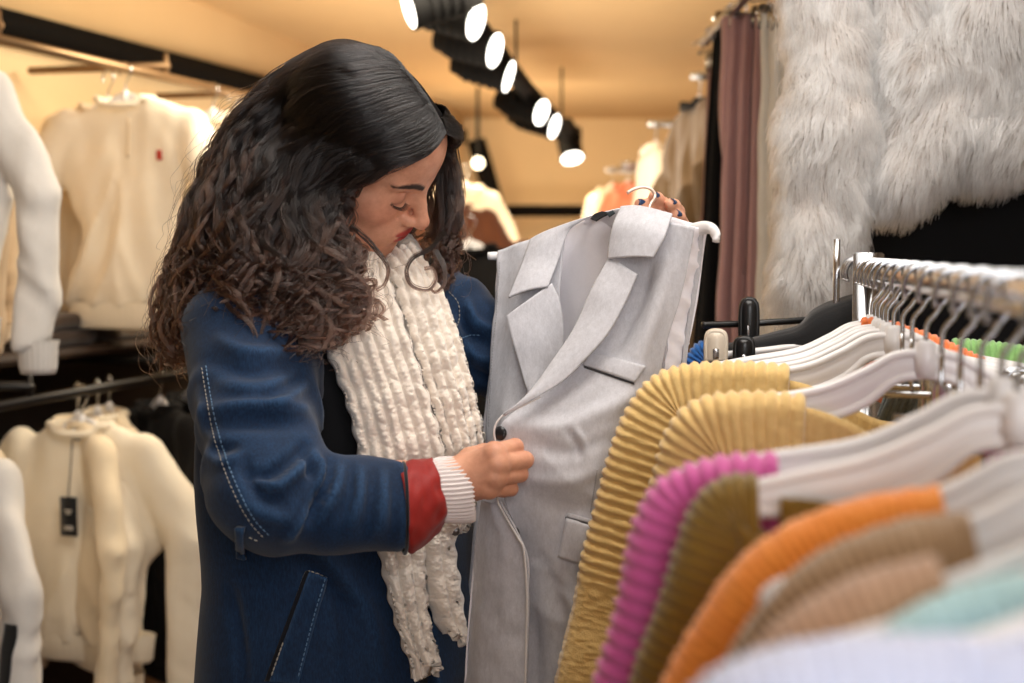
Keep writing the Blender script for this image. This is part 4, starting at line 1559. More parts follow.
for i, (d, tw_, lab, _) in enumerate(HSPEC):
    if d == .915:
        o = thing('clothes_hanger', '', 'hanger')
        _ho[0].build('arms', M_WPLAS, o); _ho[1].build('hook', M_CHROME, o)
    else:
        o = proto_h if i == 0 else (copy_tree(proto_h) if d > .9 else copy_tree(proto_s))
    c = rail_at(d)
    o.location = (c[0], c[1], RZ)
    o.rotation_euler = (0, 0, math.atan2(-RL[1], -RL[0]) + math.radians(tw_))
    props(o, lab, 'hanger', 'white hangers on the chrome rack')


for ch in list(proto_s.children):
    bpy.data.objects.remove(ch)
bpy.data.objects.remove(proto_s)


# ---- ribbed knitwear draped over the hangers
def knit_mat(name, c1, c2, rough=.95):
    return fabric(name, c1, c2, rough=rough, weave=520, bump=.7, mott=45, sheen=.5, dist=.0012)


def knit(name, label, cat, path, mat, pitch=.0105, amp=.0028, half=.017, q_in=.11, cuff=None, body=None, group='knitwear on the chrome rack', mirror=False, cable=True, per=8, fuzz=.0012, plane=None):
    """a garment's shoulder and sleeve folded over the hanger: ridges run across the edge and fan round the shoulder"""
    E = PP(path)
    if plane is not None:                              # lay the edge in the plane of its own hanger
        o_ = np.array([0, 0, CAMZ]); c_ = rail_at(plane)
        E = np.array([o_ + (e - o_) * (((c_ - o_) @ RDIR) / ((e - o_) @ RDIR)) for e in E])
    C = cr(E, 400)
    L = np.linalg.norm(np.diff(C, axis=0), axis=1).sum()
    ns = int(L / pitch * per)
    C = cr(E, ns)
    s = np.linspace(0, L, ns)
    T = unit(np.gradient(C, axis=0))
    ctr = RDIR
    I = unit(np.cross(ctr, T))                          # in the hanger's plane, across the edge
    down = np.array([0, 0, -1.0]) + (-RL) * .6
    if (I @ down).mean() < 0: I = -I
    if mirror:
        I = unit(np.cross(ctr, T)); I = np.where((I[:, 2:3] > 0), -I, I)
    nq = 22
    arc = PI * half
    qs = np.concatenate([np.linspace(-q_in - arc / 2, -arc / 2, nq)[:-1], np.linspace(-arc / 2, arc / 2, 15), np.linspace(arc / 2, q_in + arc / 2, nq)[1:]])
    G = np.zeros((ns, len(qs), 3)); N = np.zeros_like(G)
    for j, q in enumerate(qs):
        if abs(q) <= arc / 2:
            a = q / half
            G[:, j] = C + I * (half - half * math.cos(a)) + ctr * (half * math.sin(a))
            N[:, j] = -I * math.cos(a) + ctr * math.sin(a)
        else:
            e = abs(q) - arc / 2
            sg = math.copysign(1, q)
            bulge = .006 * math.sin(PI * min(1, e / q_in))
            G[:, j] = C + I * (half + e) + ctr * sg * (half + bulge)
            N[:, j] = ctr * sg
    ph = s / pitch
    tri = np.abs(np.sin(PI * ph))[:, None] ** .8
    if cuff is not None:
        w = sstep(cuff, cuff + .03, s)[:, None]
        rib = np.abs(np.sin(PI * qs / .008))[None, :] ** .8
        tri = tri * (1 - w) + rib * w * .8
    h = amp * (tri - .5) * 2
    if cable:
        h = h + .0009 * np.abs(np.sin(PI * (qs[None, :] / .0075 + .5 * np.floor(ph)[:, None])))
    h = h + .004 * noise(G, 14, 2.7) + fuzz * noise(G, 330)
    G = G + N * h[..., None]
    base = np.array([C[:, 0].mean(), C[:, 1].mean(), C[-1, 2]])
    t = thing(name, label, cat, base, group)
    V, Fs = shell(facing(G) if False else G, .0035)
    # the outside must face out
    if (gnormals(G)[ns // 3, len(qs) // 2] @ N[ns // 3, len(qs) // 2]) < 0:
        V, Fs = shell(G[:, ::-1], .0035)
    mk('sleeve', V, Fs, mat, t)
    if body:
        (x0, x1, z0, z1, d) = body                     # front and back of the body under the hanger
        c = rail_at(d)
        for sg in (-1, 1):
            nu, nv = 140, 60
            u = np.linspace(x0, x1, nu); v = np.linspace(0, 1, nv)
            U, W = np.meshgrid(u, v)
            top = z0 - .05 * np.exp(-(U / .07) ** 2)
            Z = top * (1 - W) + z1 * W
            B = np.array([c[0], c[1], 0])[None, None] - RL * 1.0 * U[..., None] + np.array([0, 0, 1.0]) * Z[..., None]
            B = B + RDIR * (sg * (.010 + .004 * W) + .0)[..., None] if np.ndim(sg) else B + RDIR * ((sg * (.010 + .006 * W)) + .0022 * np.abs(np.sin(PI * U / .011)) + .006 * noise(B, 9, sg))[..., None]
            mk('front' if sg < 0 else 'back', *shell(B, .003), mat, t)
    return t


M_MUST = knit_mat('mustard_knit', srgb(238, 206, 140), srgb(222, 184, 114))
M_PINK = knit_mat('pink_knit', srgb(224, 112, 178), srgb(204, 84, 156))
M_OLIVE = knit_mat('olive_knit', srgb(140, 112, 46), srgb(118, 92, 34))
M_ORANGE = knit_mat('orange_knit', srgb(255, 166, 78), srgb(250, 146, 56))
M_TAUPE = knit_mat('taupe_knit', srgb(176, 146, 112), srgb(156, 126, 94))
M_BROWN = knit_mat('light_brown_knit', srgb(196, 158, 128), srgb(178, 140, 110))
M_BLUE = knit_mat('pale_blue_knit', srgb(222, 228, 250), srgb(208, 216, 244))
M_MINT = knit_mat('mint_knit', srgb(196, 232, 236), srgb(176, 220, 226))

knit('sweater', 'mustard ribbed sweater next to the waistcoat, rearmost of the two mustard ones', 'sweater',
     [(790, 366, 1.585), (730, 362, 1.595), (680, 364, 1.605), (648, 378, 1.610), (627, 410, 1.615), (610, 455, 1.62), (595, 510, 1.62), (580, 570, 1.62), (567, 630, 1.62), (554, 700, 1.62), (545, 760, 1.62)],
     M_MUST, .0128, .0023, .019, .13, cuff=.40, plane=1.60, body=(-.21, .22, 1.30, .80, 1.60))
knit('sweater', 'mustard ribbed sweater on the hanger just in front of another mustard one', 'sweater',
     [(806, 396, 1.335), (760, 393, 1.340), (715, 397, 1.345), (685, 410, 1.350), (664, 436, 1.355), (652, 470, 1.36), (640, 520, 1.36), (625, 590, 1.36), (608, 700, 1.36), (600, 760, 1.36)],
     M_MUST, .0128, .0023, .019, .12, plane=1.34, body=(-.20, .22, 1.30, .80, 1.34))
knit('sweater', 'bright pink ribbed sweater between a mustard and an olive one', 'sweater',
     [(778, 452, .975), (735, 453, .982), (696, 460, .99), (664, 474, .995), (645, 497, 1.00), (634, 530, 1.00), (624, 575, 1.00), (611, 625, 1.00), (597, 675, 1.00), (588, 720, 1.00), (580, 770, 1.00)],
     M_PINK, .0118, .0019, .020, .10, plane=.97, body=(-.17, .2, 1.29, .86, .968))
knit('sweater', 'olive ribbed sweater between the pink and the orange one', 'sweater',
     [(758, 474, .918), (730, 475, .920), (707, 486, .922), (690, 510, .925), (677, 550, .925), (661, 605, .93), (643, 660, .93), (630, 705, .93), (620, 760, .93)],
     M_OLIVE, .0092, .0014, .0150, .075, plane=.915, body=(-.15, .2, 1.285, .88, .912))
knit('sweater', 'orange sweater draped between the olive and the taupe one', 'sweater',
     [(938, 482, .790), (880, 490, .792), (820, 508, .796), (772, 534, .80), (735, 568, .80), (705, 610, .80), (676, 655, .80), (652, 700, .80), (636, 745, .80)],
     M_ORANGE, .006, .0006, .017, .10, plane=.79, cable=False)
knit('sweater', 'taupe brown sweater just in front of the orange one', 'sweater',
     [(968, 512, .700), (900, 522, .702), (840, 544, .705), (792, 574, .708), (760, 606, .71), (732, 645, .71), (708, 690, .71), (690, 740, .71)],
     M_TAUPE, .006, .0007, .019, .10, plane=.70, cable=False)
knit('sweater', 'light brown sweater on a pale hanger, in front of the taupe one', 'sweater',
     [(935, 556, .612), (890, 568, .614), (845, 584, .616), (800, 606, .618), (765, 632, .62), (738, 664, .62), (718, 700, .62), (705, 740, .62)],
     M_BROWN, .006, .0007, .019, .085, plane=.612, cable=False)
knit('sweater', 'pale mint sweater at the near end of the chrome rack', 'sweater',
     [(1100, 568, .572), (1020, 574, .574), (960, 590, .576), (908, 614, .578), (868, 648, .58), (842, 695, .58), (828, 740, .58)],
     M_MINT, .007, .0007, .018, .09, plane=.572, cable=False)
knit('sweater', 'pale blue white sweater nearest to the viewer, cut by the lower edge', 'sweater',
     [(1100, 640, .522), (1000, 634, .522), (920, 634, .524), (840, 640, .526), (770, 654, .528), (715, 674, .53), (680, 700, .532), (655, 740, .534)],
     M_BLUE, .007, .0007, .018, .08, plane=.522, cable=False)
# shoulders on the far side of the rail
M_GREEN = knit_mat('green_knit', srgb(156, 204, 128), srgb(128, 178, 104))
M_ORNG2 = knit_mat('coral_knit', srgb(250, 142, 82), srgb(238, 120, 60))
M_SLATE = knit_mat('slate_knit', srgb(112, 120, 118), srgb(70, 78, 78))
knit('sweater', 'orange sweater shoulder showing behind the row of hooks', 'sweater',
     [(862, 316, 1.80), (892, 322, 1.79), (930, 336, 1.78), (975, 354, 1.77), (1015, 374, 1.76), (1045, 410, 1.75), (1060, 470, 1.75)],
     M_ORNG2, .008, .0012, .010, .09, mirror=True)
knit('sweater', 'green ribbed sweater shoulder behind the hooks', 'sweater',
     [(952, 340, 1.92), (985, 340, 1.92), (1020, 344, 1.91), (1050, 352, 1.90), (1075, 385, 1.90), (1085, 450, 1.90)],
     M_GREEN, .0085, .0016, .014, .09, mirror=True)
knit('sweater', 'dark slate sweater shoulder below the orange one behind the hooks', 'sweater',
     [(905, 344, 1.62), (940, 356, 1.62), (975, 372, 1.61), (1010, 392, 1.60), (1040, 430, 1.60)],
     M_SLATE, .008, .0012, .010, .08, mirror=True)

# ---- clip hangers and black knit beyond the post
M_BPLAS = plain('black_plastic', srgb(22, 22, 23), .3)
M_CPLAS = plain('cream_plastic', srgb(226, 212, 192), .35)
M_BKNIT = fabric('black_rib_knit', srgb(26, 26, 28), srgb(16, 16, 18), weave=420, bump=.7)
M_BLKNIT = knit_mat('blue_knit', srgb(38, 108, 184), srgb(24, 84, 156))


def clip(mb, c, h, w, ax):
    """a spring clip: two rounded jaws with a wire in between"""
    x = unit(ax); z = np.array([0, 0, 1.0]); y = np.cross(z, x)
    out = cr(np.array([c + x * (-w / 2) + z * (-h / 2), c + x * (-w / 2) + z * (h * .25), c + x * (-w * .35) + z * (h * .45), c + z * (h * .5), c + x * (w * .35) + z * (h * .45), c + x * (w / 2) + z * (h * .25), c + x * (w / 2) + z * (-h / 2)]), 30)
    for sg in (-1, 1):
        mb.tube(out + y * sg * .007, .0035, 8)
        G = np.stack([out[:15], out[15:][::-1]], 0) + y * sg * .007
        mb.add(*shell(G, .003))


ch_specs = [
    (2.055, [(702, 325, 2.02), (740, 324, 2.03), (775, 322, 2.03), (840, 318, 2.05)], M_BPLAS, [(749, 322, 2.008, 46, 16)], 'black clip hanger with a tall black clip, in front of the mauve trousers'),
    (1.985, [(712, 356, 1.955), (760, 351, 1.96), (800, 346, 1.965), (850, 340, 1.98)], M_WPLAS, [(744, 352, 1.94, 28, 17)], 'white clip hanger with a small black clip under the black knit'),
    (2.02, [(705, 352, 1.985), (740, 348, 1.985), (800, 342, 1.995), (850, 338, 2.01)], M_WPLAS, [(716, 346, 1.955, 30, 19)], 'white clip hanger with a cream clip at the end, beside the blue knit')]
for d, bar, bm_, clips, lab in ch_specs:
    c = rail_at(d)
    t = thing('clip_hanger', lab, 'clip hanger', (c[0], c[1], RZ), 'clip hangers at the end of the rack')
    mb = MB(); mb.tube(cr(PP(bar), 40), .0050, 10); mb.build('bar', bm_, t)
    h = _hm[1]
    hv = np.concatenate(h.V) @ np.stack([-RL, RDIR, [0, 0, 1]], 1).T + np.array([c[0], c[1], RZ])
    h2 = MB(); h2.add(hv, h.F)
    h2.tube(np.array([[c[0], c[1], RZ - .06], [c[0], c[1], RZ - .09], P(850, 335, d)]), .0028, 8)
    h2.build('hook', M_CHROME, t)
    for (x, y, dd, hh, ww) in clips:
        mb = MB(); clip(mb, P(x, y, dd), hh / FPX * dd, ww / FPX * dd, -RL)
        ms = MB(); ms.tube(cr(np.array([P(x, y + 4, dd - .012), P(x, y + hh * .12, dd - .013), P(x, y + hh * .42, dd - .012)]), 8), ww * .16 / FPX * dd, 8, flat=(1, .4)); ms.build('spring', M_CHROME, t)
        mb.build('clip', M_CPLAS if 'cream' in lab else M_BPLAS, t)

for d, lab in ((1.52, 'chrome clip hanger just in front of the rearmost mustard sweater'), (1.44, 'chrome clip hanger just behind the front mustard sweater'), (1.24, 'chrome clip hanger just in front of the mustard sweaters'), (1.14, 'chrome clip hanger midway between mustard and pink sweaters'), (1.05, 'chrome clip hanger just behind the pink sweater')):
    c = rail_at(d)
    t = thing('clip_hanger', lab, 'clip hanger', (c[0], c[1], RZ), 'chrome clip hangers among the knitwear')
    Mh = np.stack([-RL, RDIR, [0, 0, 1]], 1); cz_ = np.array([c[0], c[1], RZ])
    h2 = MB(); h2.add(np.concatenate(_hm[1].V) @ Mh.T + cz_, _hm[1].F)
    h2.tube(np.array([[0, 0, -.06], [0, 0, -.09], [0, 0, -.118]]) @ Mh.T + cz_, .0024, 8); h2.build('hook', M_CHROME, t)
    mb = MB(); mb.tube(np.array([[-.04, 0, -.12], [.14, 0, -.12]]) @ Mh.T + cz_, .0035, 8); mb.build('bar', M_CHROME, t)
    for x in (.035, .12):
        mb = MB(); clip(mb, np.array([x, 0, -.125]) @ Mh.T + cz_, .05, .026, -RL); mb.build('clip', M_CHROME, t)
tb = P(790, 400, 1.98)
G = facing(loft([PP(c) for c in [
    [(704, 352, 2.0), (738, 344, 2.0), (772, 334, 2.0), (798, 326, 2.0), (812, 311, 2.0), (832, 301, 2.01), (868, 292, 2.02), (900, 300, 2.03)],
    [(704, 354, 1.975), (738, 347, 1.972), (772, 338, 1.970), (798, 331, 1.970), (814, 318, 1.972), (834, 309, 1.975), (868, 301, 1.98), (900, 306, 1.99)],
    [(712, 372, 1.968), (744, 362, 1.965), (778, 355, 1.962), (804, 350, 1.962), (822, 344, 1.964), (842, 340, 1.966), (868, 338, 1.97), (900, 338, 1.98)],
    [(716, 470, 1.975), (748, 470, 1.97), (780, 470, 1.965), (806, 470, 1.965), (824, 470, 1.966), (844, 470, 1.967), (868, 470, 1.97), (900, 470, 1.98)]]], 60, 120))
G = dispn(G, lambda u, v, G: .0012 * np.abs(np.sin(PI * u * 34 + v * 3)) + .005 * noise(G, 16))
t = thing('trousers', 'black ribbed knit folded over the clip hangers beyond the post', 'trousers', tb, 'garments on the clip hangers')
sheet('knit_cloth', G, .006, M_BKNIT, t)
knit('sweater', 'bright blue knit peeping out beside the cream clip', 'sweater',
     [(720, 340, 2.03), (704, 342, 2.03), (692, 350, 2.03), (685, 366, 2.03), (682, 400, 2.03), (680, 460, 2.03)], M_BLKNIT, .008, .0016, .012, .05)
# ================================================================== FUR JACKET AND TROUSERS ON THE RIGHT
FD = 2.25


def d_fur(X):
    d = d_caps(X, P(828, -90, FD), P(829, 120, FD - .02), .058, .056)
    d = smin(d, d_caps(X, P(829, 120, FD - .02), P(815, 276, FD - .02), .056, .052), .03)
    b = d_caps(X, P(905, -60, FD + .02), P(893, 70, FD + .02), .075, .060)
    b = smin(b, d_caps(X, P(1015, -40, FD), P(896, 172, FD - .01), .085, .050), .05)
    b = smin(b, d_caps(X, P(1060, -40, FD + .03), P(985, 130, FD + .02), .095, .070), .05)
    b = smin(b, d_caps(X, P(1110, -40, FD + .02), P(1060, 110, FD + .01), .100, .075), .05)
    b = smin(b, d_caps(X, P(1180, -40, FD + .04), P(1160, 110, FD + .03), .100, .075), .05)
    b = smin(b, d_caps(X, P(1250, -60, FD + .02), P(1262, 260, FD), .062, .055), .02)
    # crossing fold
    b = smax(b, -d_caps(X, P(985, 40, FD - .10), P(868, 150, FD - .085), .022, .026), .05)
    return smin(d, b, .012) - .010 * noise(X, 8, 4.2)


q = PP([(740, -170, FD - .25), (1340, 330, FD + .25)])
lo, hi = np.minimum(q[0], q[1]), np.maximum(q[0], q[1])
Vf, Ff = polyize(d_fur, lo - .02, hi + .02, .011)
fb = P(950, 240, FD)
fur = thing('fur_jacket', 'fluffy pale grey fur jacket hanging above the chrome rack', 'jacket', fb)
M_PELT = plain('fur_base', srgb(196, 186, 178), .95)
mk('body', Vf, Ff, M_PELT, fur)


def fur_mat():
    q = NT('pale_fur')
    b = q.n('ShaderNodeBsdfHairPrincipled', parametrization='COLOR')
    hi_ = q.n('ShaderNodeHairInfo')
    rp = q.n('ShaderNodeValToRGB')
    e = rp.color_ramp.elements
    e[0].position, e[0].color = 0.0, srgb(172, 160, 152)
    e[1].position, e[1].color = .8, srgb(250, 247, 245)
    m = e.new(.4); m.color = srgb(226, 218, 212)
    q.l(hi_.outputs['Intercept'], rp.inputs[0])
    mx = q.n('ShaderNodeMix', data_type='RGBA', blend_type='MULTIPLY')
    mx.inputs[0].default_value = .5
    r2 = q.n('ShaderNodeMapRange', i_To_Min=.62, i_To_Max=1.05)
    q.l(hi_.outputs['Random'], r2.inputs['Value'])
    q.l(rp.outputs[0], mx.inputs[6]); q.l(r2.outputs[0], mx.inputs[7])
    q.l(mx.outputs[2], b.inputs['Color'])
    b.inputs['Roughness'].default_value = .5
    b.inputs['Radial Roughness'].default_value = .6
    q.l(b.outputs[0], q.out.inputs[0])
    return q.m


tri = np.concatenate([Ff[:, [0, 1, 2]], Ff[:, [0, 2, 3]]])
a, b, c = Vf[tri[:, 0]], Vf[tri[:, 1]], Vf[tri[:, 2]]
fn = np.cross(b - a, c - a)
ar = np.linalg.norm(fn, axis=1)
fn = unit(fn)
vis = ar * (1.0 - .75 * (fn[:, 1] > .35)) * (a[:, 0] < P(1120, 0, FD)[0])
rgf = np.random.default_rng(8)
NF = 52000
idx = rgf.choice(len(tri), NF, p=vis / vis.sum())
w = rgf.dirichlet((1, 1, 1), NF)
root = a[idx] * w[:, :1] + b[idx] * w[:, 1:2] + c[idx] * w[:, 2:]
nr = fn[idx]
sw = np.stack([noise(root, 13, 1.0), noise(root, 13, 7.0), noise(root, 13, 13.0)], 1)
sw2 = np.stack([noise(root, 60, 1.0), noise(root, 60, 7.0), noise(root, 60, 13.0)], 1)
dirn = unit(nr * .50 + np.array([-.06, 0, -1.0]) + sw * .60 + sw2 * .50 + rgf.normal(0, .12, (NF, 3)))
ln = rgf.uniform(.026, .046, NF)[:, None]
k = np.linspace(0, 1, 6)
pts = root[:, None] + dirn[:, None] * (ln * k[None])[..., None] + nr[:, None] * (.010 * np.sin(PI * k * .9))[None, :, None] + np.array([0, 0, -.010]) * (k ** 2)[None, :, None]
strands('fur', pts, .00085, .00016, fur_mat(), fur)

# black coat below and behind the fur
M_BLACK = fabric('black_wool', srgb(14, 14, 16), srgb(8, 8, 9), rough=.95, sheen=.05)
bb = P(970, 300, 2.45)
t = thing('coat', 'plain black coat hanging beneath the fur jacket', 'coat', bb)
G = facing(loft([PP(c) for c in [
    [(856, 60, 2.46), (860, 200, 2.44), (862, 340, 2.42), (862, 520, 2.42)],
    [(960, 50, 2.42), (962, 200, 2.39), (964, 340, 2.37), (966, 520, 2.37)],
    [(1060, 50, 2.44), (1066, 200, 2.41), (1070, 340, 2.39), (1076, 520, 2.39)],
    [(1160, 60, 2.5), (1168, 200, 2.47), (1172, 340, 2.45), (1180, 520, 2.45)]]], 60, 50))
G = dispn(G, lambda u, v, G: .012 * noise(np.stack([u * 9 + 0 * v, v * 1.2 + 0 * u, 0 * u * v], -1)))
sheet('front', G, .06, M_BLACK, t)

# trousers hung from the high rail
TRZ = 1.975
T0 = P(768, 0, 2.75); T0[2] = TRZ
T1 = P(655, 95, 4.9); T1[2] = TRZ
tdir = unit(T1 - T0)
rr_ = thing('wall_rail', 'high metal rail carrying trousers and coats behind the fur jacket', 'rail', T0)
mb = MB()
mb.tube(np.array([T0 - tdir * 1.2, T0 + tdir * .95]), .0125, 16)
mb.build('rail', M_CHROME, rr_)
for s in (-.9, .90):
    mb = MB()
    p = T0 + tdir * s
    mb.tube(np.array([p + np.array([0, 0, -.012]), p + np.array([0.02, 0, .008]), p + np.array([.42, 0, .012])]), .009, 10)
    mb.build('bracket', M_CHROME, rr_)


def trousers(label, top, bot, d0, d1, mat, nf, amp, seed, group='trousers on the high rail'):
    """folded pair hanging from its clips: vertical pleats that open towards the hem"""
    (xa, xb, yt), (xc, xd, yb) = top, bot
    L = [(xa, yt, d0), (xa * .6 + xc * .4, yt + (yb - yt) * .4, (d0 + d1) / 2), (xc, yb, d1)]
    R = [(xb, yt, d0 - .05), (xb * .6 + xd * .4, yt + (yb - yt) * .4, (d0 + d1) / 2 - .06), (xd, yb, d1 - .07)]
    G = facing(loft([PP(L), PP(R)], nf * 14, 70))
    G = dispn(G, lambda u, v, G: -amp * np.exp(-((((u * nf + .5 + .12 * np.sin(v * 2.5 + seed)) % 1.0) - .5) / .16) ** 2) * sstep(.04, .14, u) * sstep(.96, .86, u) + amp * .3 * np.sin(PI * ((u * nf + .12 * np.sin(v * 2.5 + seed)) % 1.0)) + .006 * noise(G, 9, seed))
    c = G.reshape(-1, 3).mean(0); c[2] = G[..., 2].min()
    t = thing('trousers', label, 'trousers', c, group)
    sheet('legs', G, .022, mat, t)
    top_c = G[0].mean(0)
    mb = MB()
    a, b = G[0, 0], G[0, -1]
    e = unit(b - a)
    mb.tube(np.array([a - e * .004, b + e * .004]) + np.array([0, .012, .004]), .006, 10)
    for q in (a * .8 + b * .2, a * .2 + b * .8):
        mb.box((-.010, -.016, -.035), (.010, .016, .018), (np.eye(3), q + np.array([0, .012, .004])))
    near = T0 + tdir * ((top_c - T0) @ tdir)
    hk = cr(np.array([top_c + [0, .012, .006], top_c + [0, .012, .03], [near[0], near[1], TRZ - .02], [near[0] + .016, near[1], TRZ + .004], [near[0], near[1], TRZ + .0165], [near[0] - .015, near[1], TRZ + .003]]), 40)
    mb.tube(hk, .0022, 8)
    mb.build('clip_bar', M_CHROME, t)
    return t


M_MAUVE = fabric('mauve_jersey', srgb(190, 148, 143), srgb(172, 132, 128), rough=.9, weave=500)
M_IVORY = fabric('ivory_jersey', srgb(222, 216, 206), srgb(206, 198, 186), rough=.9)
M_BLKT = fabric('black_jersey', srgb(16, 15, 17), srgb(10, 10, 11), rough=.9, sheen=.05)
M_RUST = fabric('rust_cloth', srgb(120, 60, 40), srgb(96, 46, 32))
trousers('black trousers hanging left of the mauve ones', (716, 737, 20), (684, 722, 480), 3.55, 3.45, M_BLKT, 2, .022, 1.0)
trousers('dusty mauve trousers in deep vertical folds between black and ivory ones', (728, 764, 16), (709, 757, 520), 3.20, 3.08, M_MAUVE, 3, .060, 2.0)
trousers('ivory trousers right beside the mauve ones', (761, 777, 14), (752, 774, 540), 2.98, 2.90, M_IVORY, 2, .020, 3.0)
trousers('ivory trousers half hidden behind the fur sleeve', (773, 800, 16), (768, 800, 560), 2.86, 2.80, M_IVORY, 3, .022, 4.4)
trousers('narrow rust brown trousers behind the black pair', (708, 716, 60), (690, 700, 420), 3.80, 3.75, M_RUST, 1, .012, 5.0)
# ================================================================== SWEATSHIRTS ON THE LEFT WALL
LA = np.array([-1.415, 3.93, 0.0])
LU = np.array([math.sin(math.radians(15.3)), math.cos(math.radians(15.3)), 0.0])     # along the wall, away
LN = np.array([LU[1], -LU[0], 0.0])                                                   # into the room
ZU, ZL = 1.92, 1.09


def lw(t, n, z): return LA + LU * t + LN * n + np.array([0, 0, z])


LM = np.stack([LN, LU, [0, 0, 1.0]], 1)


def rotz(a):
    c, s = math.cos(a), math.sin(a)
    return np.array([[c, -s, 0], [s, c, 0], [0, 0, 1.0]])


def shirt_meshes(seed, length=.56, slen=.62, hw_=.205, thick=.045, spread=.03, swing=.0):
    o = seed * 3.7
    z1 = -.075 - length

    def fold(X):
        return (.014 * noise(X * np.array([9, 5, 1.6]), 1, o) + .011 * (.5 - np.abs(2 * noise((X + X[:, 2:3] * np.sign(X[:, :1]) * np.array([.45, 0, 0])) * np.array([12, 5, 2.6]), 1, o + 9)))) * sstep(-.10, -.30, X[:, 2]) + .012 * noise(X * np.array([22, 8, 5]), 1, o + 4)

    def d_b(X):
        w = np.interp(X[:, 2], [z1, z1 + .10, -.20, -.125, -.09, -.07], [hw_ * .90, hw_, hw_, hw_ * .92, .10, .05])
        th = np.interp(X[:, 2], [z1, z1 + .06, -.25, -.12, -.07], [thick * .9, thick * 1.15, thick, thick * .7, .02])
        x = np.abs(X[:, 0]) / w
        y = np.abs(X[:, 1]) / th
        k = (x ** 2.6 + y ** 2.6) ** (1 / 2.6)
        d = (k - 1) * th
        d = np.maximum(d, z1 - X[:, 2])
        d = np.maximum(d, X[:, 2] + .070)
        sw = 0
        for s in (-1, 1):
            sh = np.array([s * (hw_ - .035), 0, -.155]); el = np.array([s * (hw_ + .058 + spread), -.012, -.36 - .01 * s]); wr_ = np.array([s * (hw_ + .062 + spread * .6) + swing, -.035, -.10 - slen])
            sc = np.array([1, 1.35, 1])
            a = d_caps(X * sc, sh * sc, el * sc, .055, .054)
            a = smin(a, d_caps(X * sc, el * sc, wr_ * sc, .054, .046), .02)
            a = np.maximum(a, wr_[2] - X[:, 2])
            d = smin(d, a / 1.1, .009)
        slv = sstep(hw_ + .005, hw_ + .03, np.abs(X[:, 0]))
        d = d - fold(X) - slv * .0045 * (.45 - np.abs(2 * noise(np.stack([X[:, 0] * 8, X[:, 1] * 8, X[:, 2] * 19 + X[:, 0] * 14], 1), 1, o + 2)))
        # neck opening
        d = smax(d, -d_ell(X, (0, -.01, -.060), (.082, .06, .040)), .008)
        return d
    V, Fq = polyize(d_b, (-hw_ - .2, -.13, min(z1, -.12 - slen) - .03), (hw_ + .2, .13, -.05), .0105)
    cuffs = []
    for s in (-1, 1):
        wr_ = np.array([s * (hw_ + .062 + spread * .6) + swing, -.035, -.10 - slen])
        cuffs.append([wr_ + np.array([0, 0, .012]), wr_ + np.array([0, 0, -.002]), wr_ + np.array([0, 0, -.045]), wr_ + np.array([0, 0, -.058])])
    return V, Fq, cuffs, z1, hw_, thick


def band(rings_c, ra, rb, nrib, amp, seed=0, nseg=None):
    """ribbed knitted band: rings of an ellipse"""
    nseg = nseg or nrib * 4
    th = np.linspace(0, 2 * PI, nseg, endpoint=False)
    rr = 1 + amp * np.cos(th * nrib)
    G = np.array([np.stack([c[0] + a * rr * np.cos(th), c[1] + b * rr * np.sin(th), np.full(nseg, c[2])], 1) for c, a, b in zip(rings_c, ra, rb)])
    V = G.reshape(-1, 3)
    n = len(rings_c)
    Fq = []
    for i in range(n - 1):
        for k in range(nseg):
            k2 = (k + 1) % nseg
            Fq.append((i * nseg + k2, i * nseg + k, (i + 1) * nseg + k, (i + 1) * nseg + k2))
    Fq.append(tuple((n - 1) * nseg + k for k in range(nseg))[::-1])
    return V, Fq


SHIRTS = {}


def shirt(name, label, cat, t, n, z, rot, mat, seed, group, neck_mat=None, hang=True, **kw):
    key = (seed, tuple(sorted(kw.items())))
    if key not in SHIRTS: SHIRTS[key] = shirt_meshes(seed, **kw)
    V, Fq, cuffs, z1, hw_, thick = SHIRTS[key]
    M = LM @ rotz(math.radians(rot))
    c0 = lw(t, n, z)
    W = lambda p: c0 + np.asarray(p, float) @ M.T
    base = c0.copy(); base[2] = c0[2] + z1
    r = thing(name, label, cat, base, group)
    mk('body', W(V), Fq, mat, r)
    for cf in cuffs:
        v, f = band(cf, [.046, .043, .040, .036], [.032, .030, .028, .024], 22, .02)
        mk('cuff', W(v), f, mat, r)
    zc = [(0, 0, z1 + .012), (0, 0, z1 - .004), (0, 0, z1 - .050), (0, 0, z1 - .060)]
    v, f = band(zc, [hw_ * .90, hw_ * .885, hw_ * .86, hw_ * .82], [thick * 1.0, thick * .98, thick * .9, thick * .7], 60, .008)
    mk('hem_band', W(v), f, mat, r)
    mb = MB()
    th = np.linspace(0, 2 * PI, 50, endpoint=False)
    mb.tube(np.stack([.082 * np.cos(th), -.006 + .045 * np.sin(th), -.083 - .020 * (np.cos(th) ** 2 < .5) * np.where(np.sin(th) < 0, 1, .2) * np.abs(np.sin(th))], 1), .0095, 8, True)
    mk('neckband', W(mb.V[0]), mb.F, neck_mat or mat, r)
    if hang:
        o = copy_tree(proto_h)
        o.location = c0
        o.rotation_euler = (0, 0, math.atan2(M[1, 0], M[0, 0]))
        for ch in o.children: pass
        o.scale = (.84, 1, 1)
        lab = 'pale hanger inside the ' + label
        if len(lab.split()) > 16: lab = lab.rsplit(',', 1)[0]
        props(o, lab, 'hanger', 'hangers of the ' + (group or 'other clothes'))
    return r, W


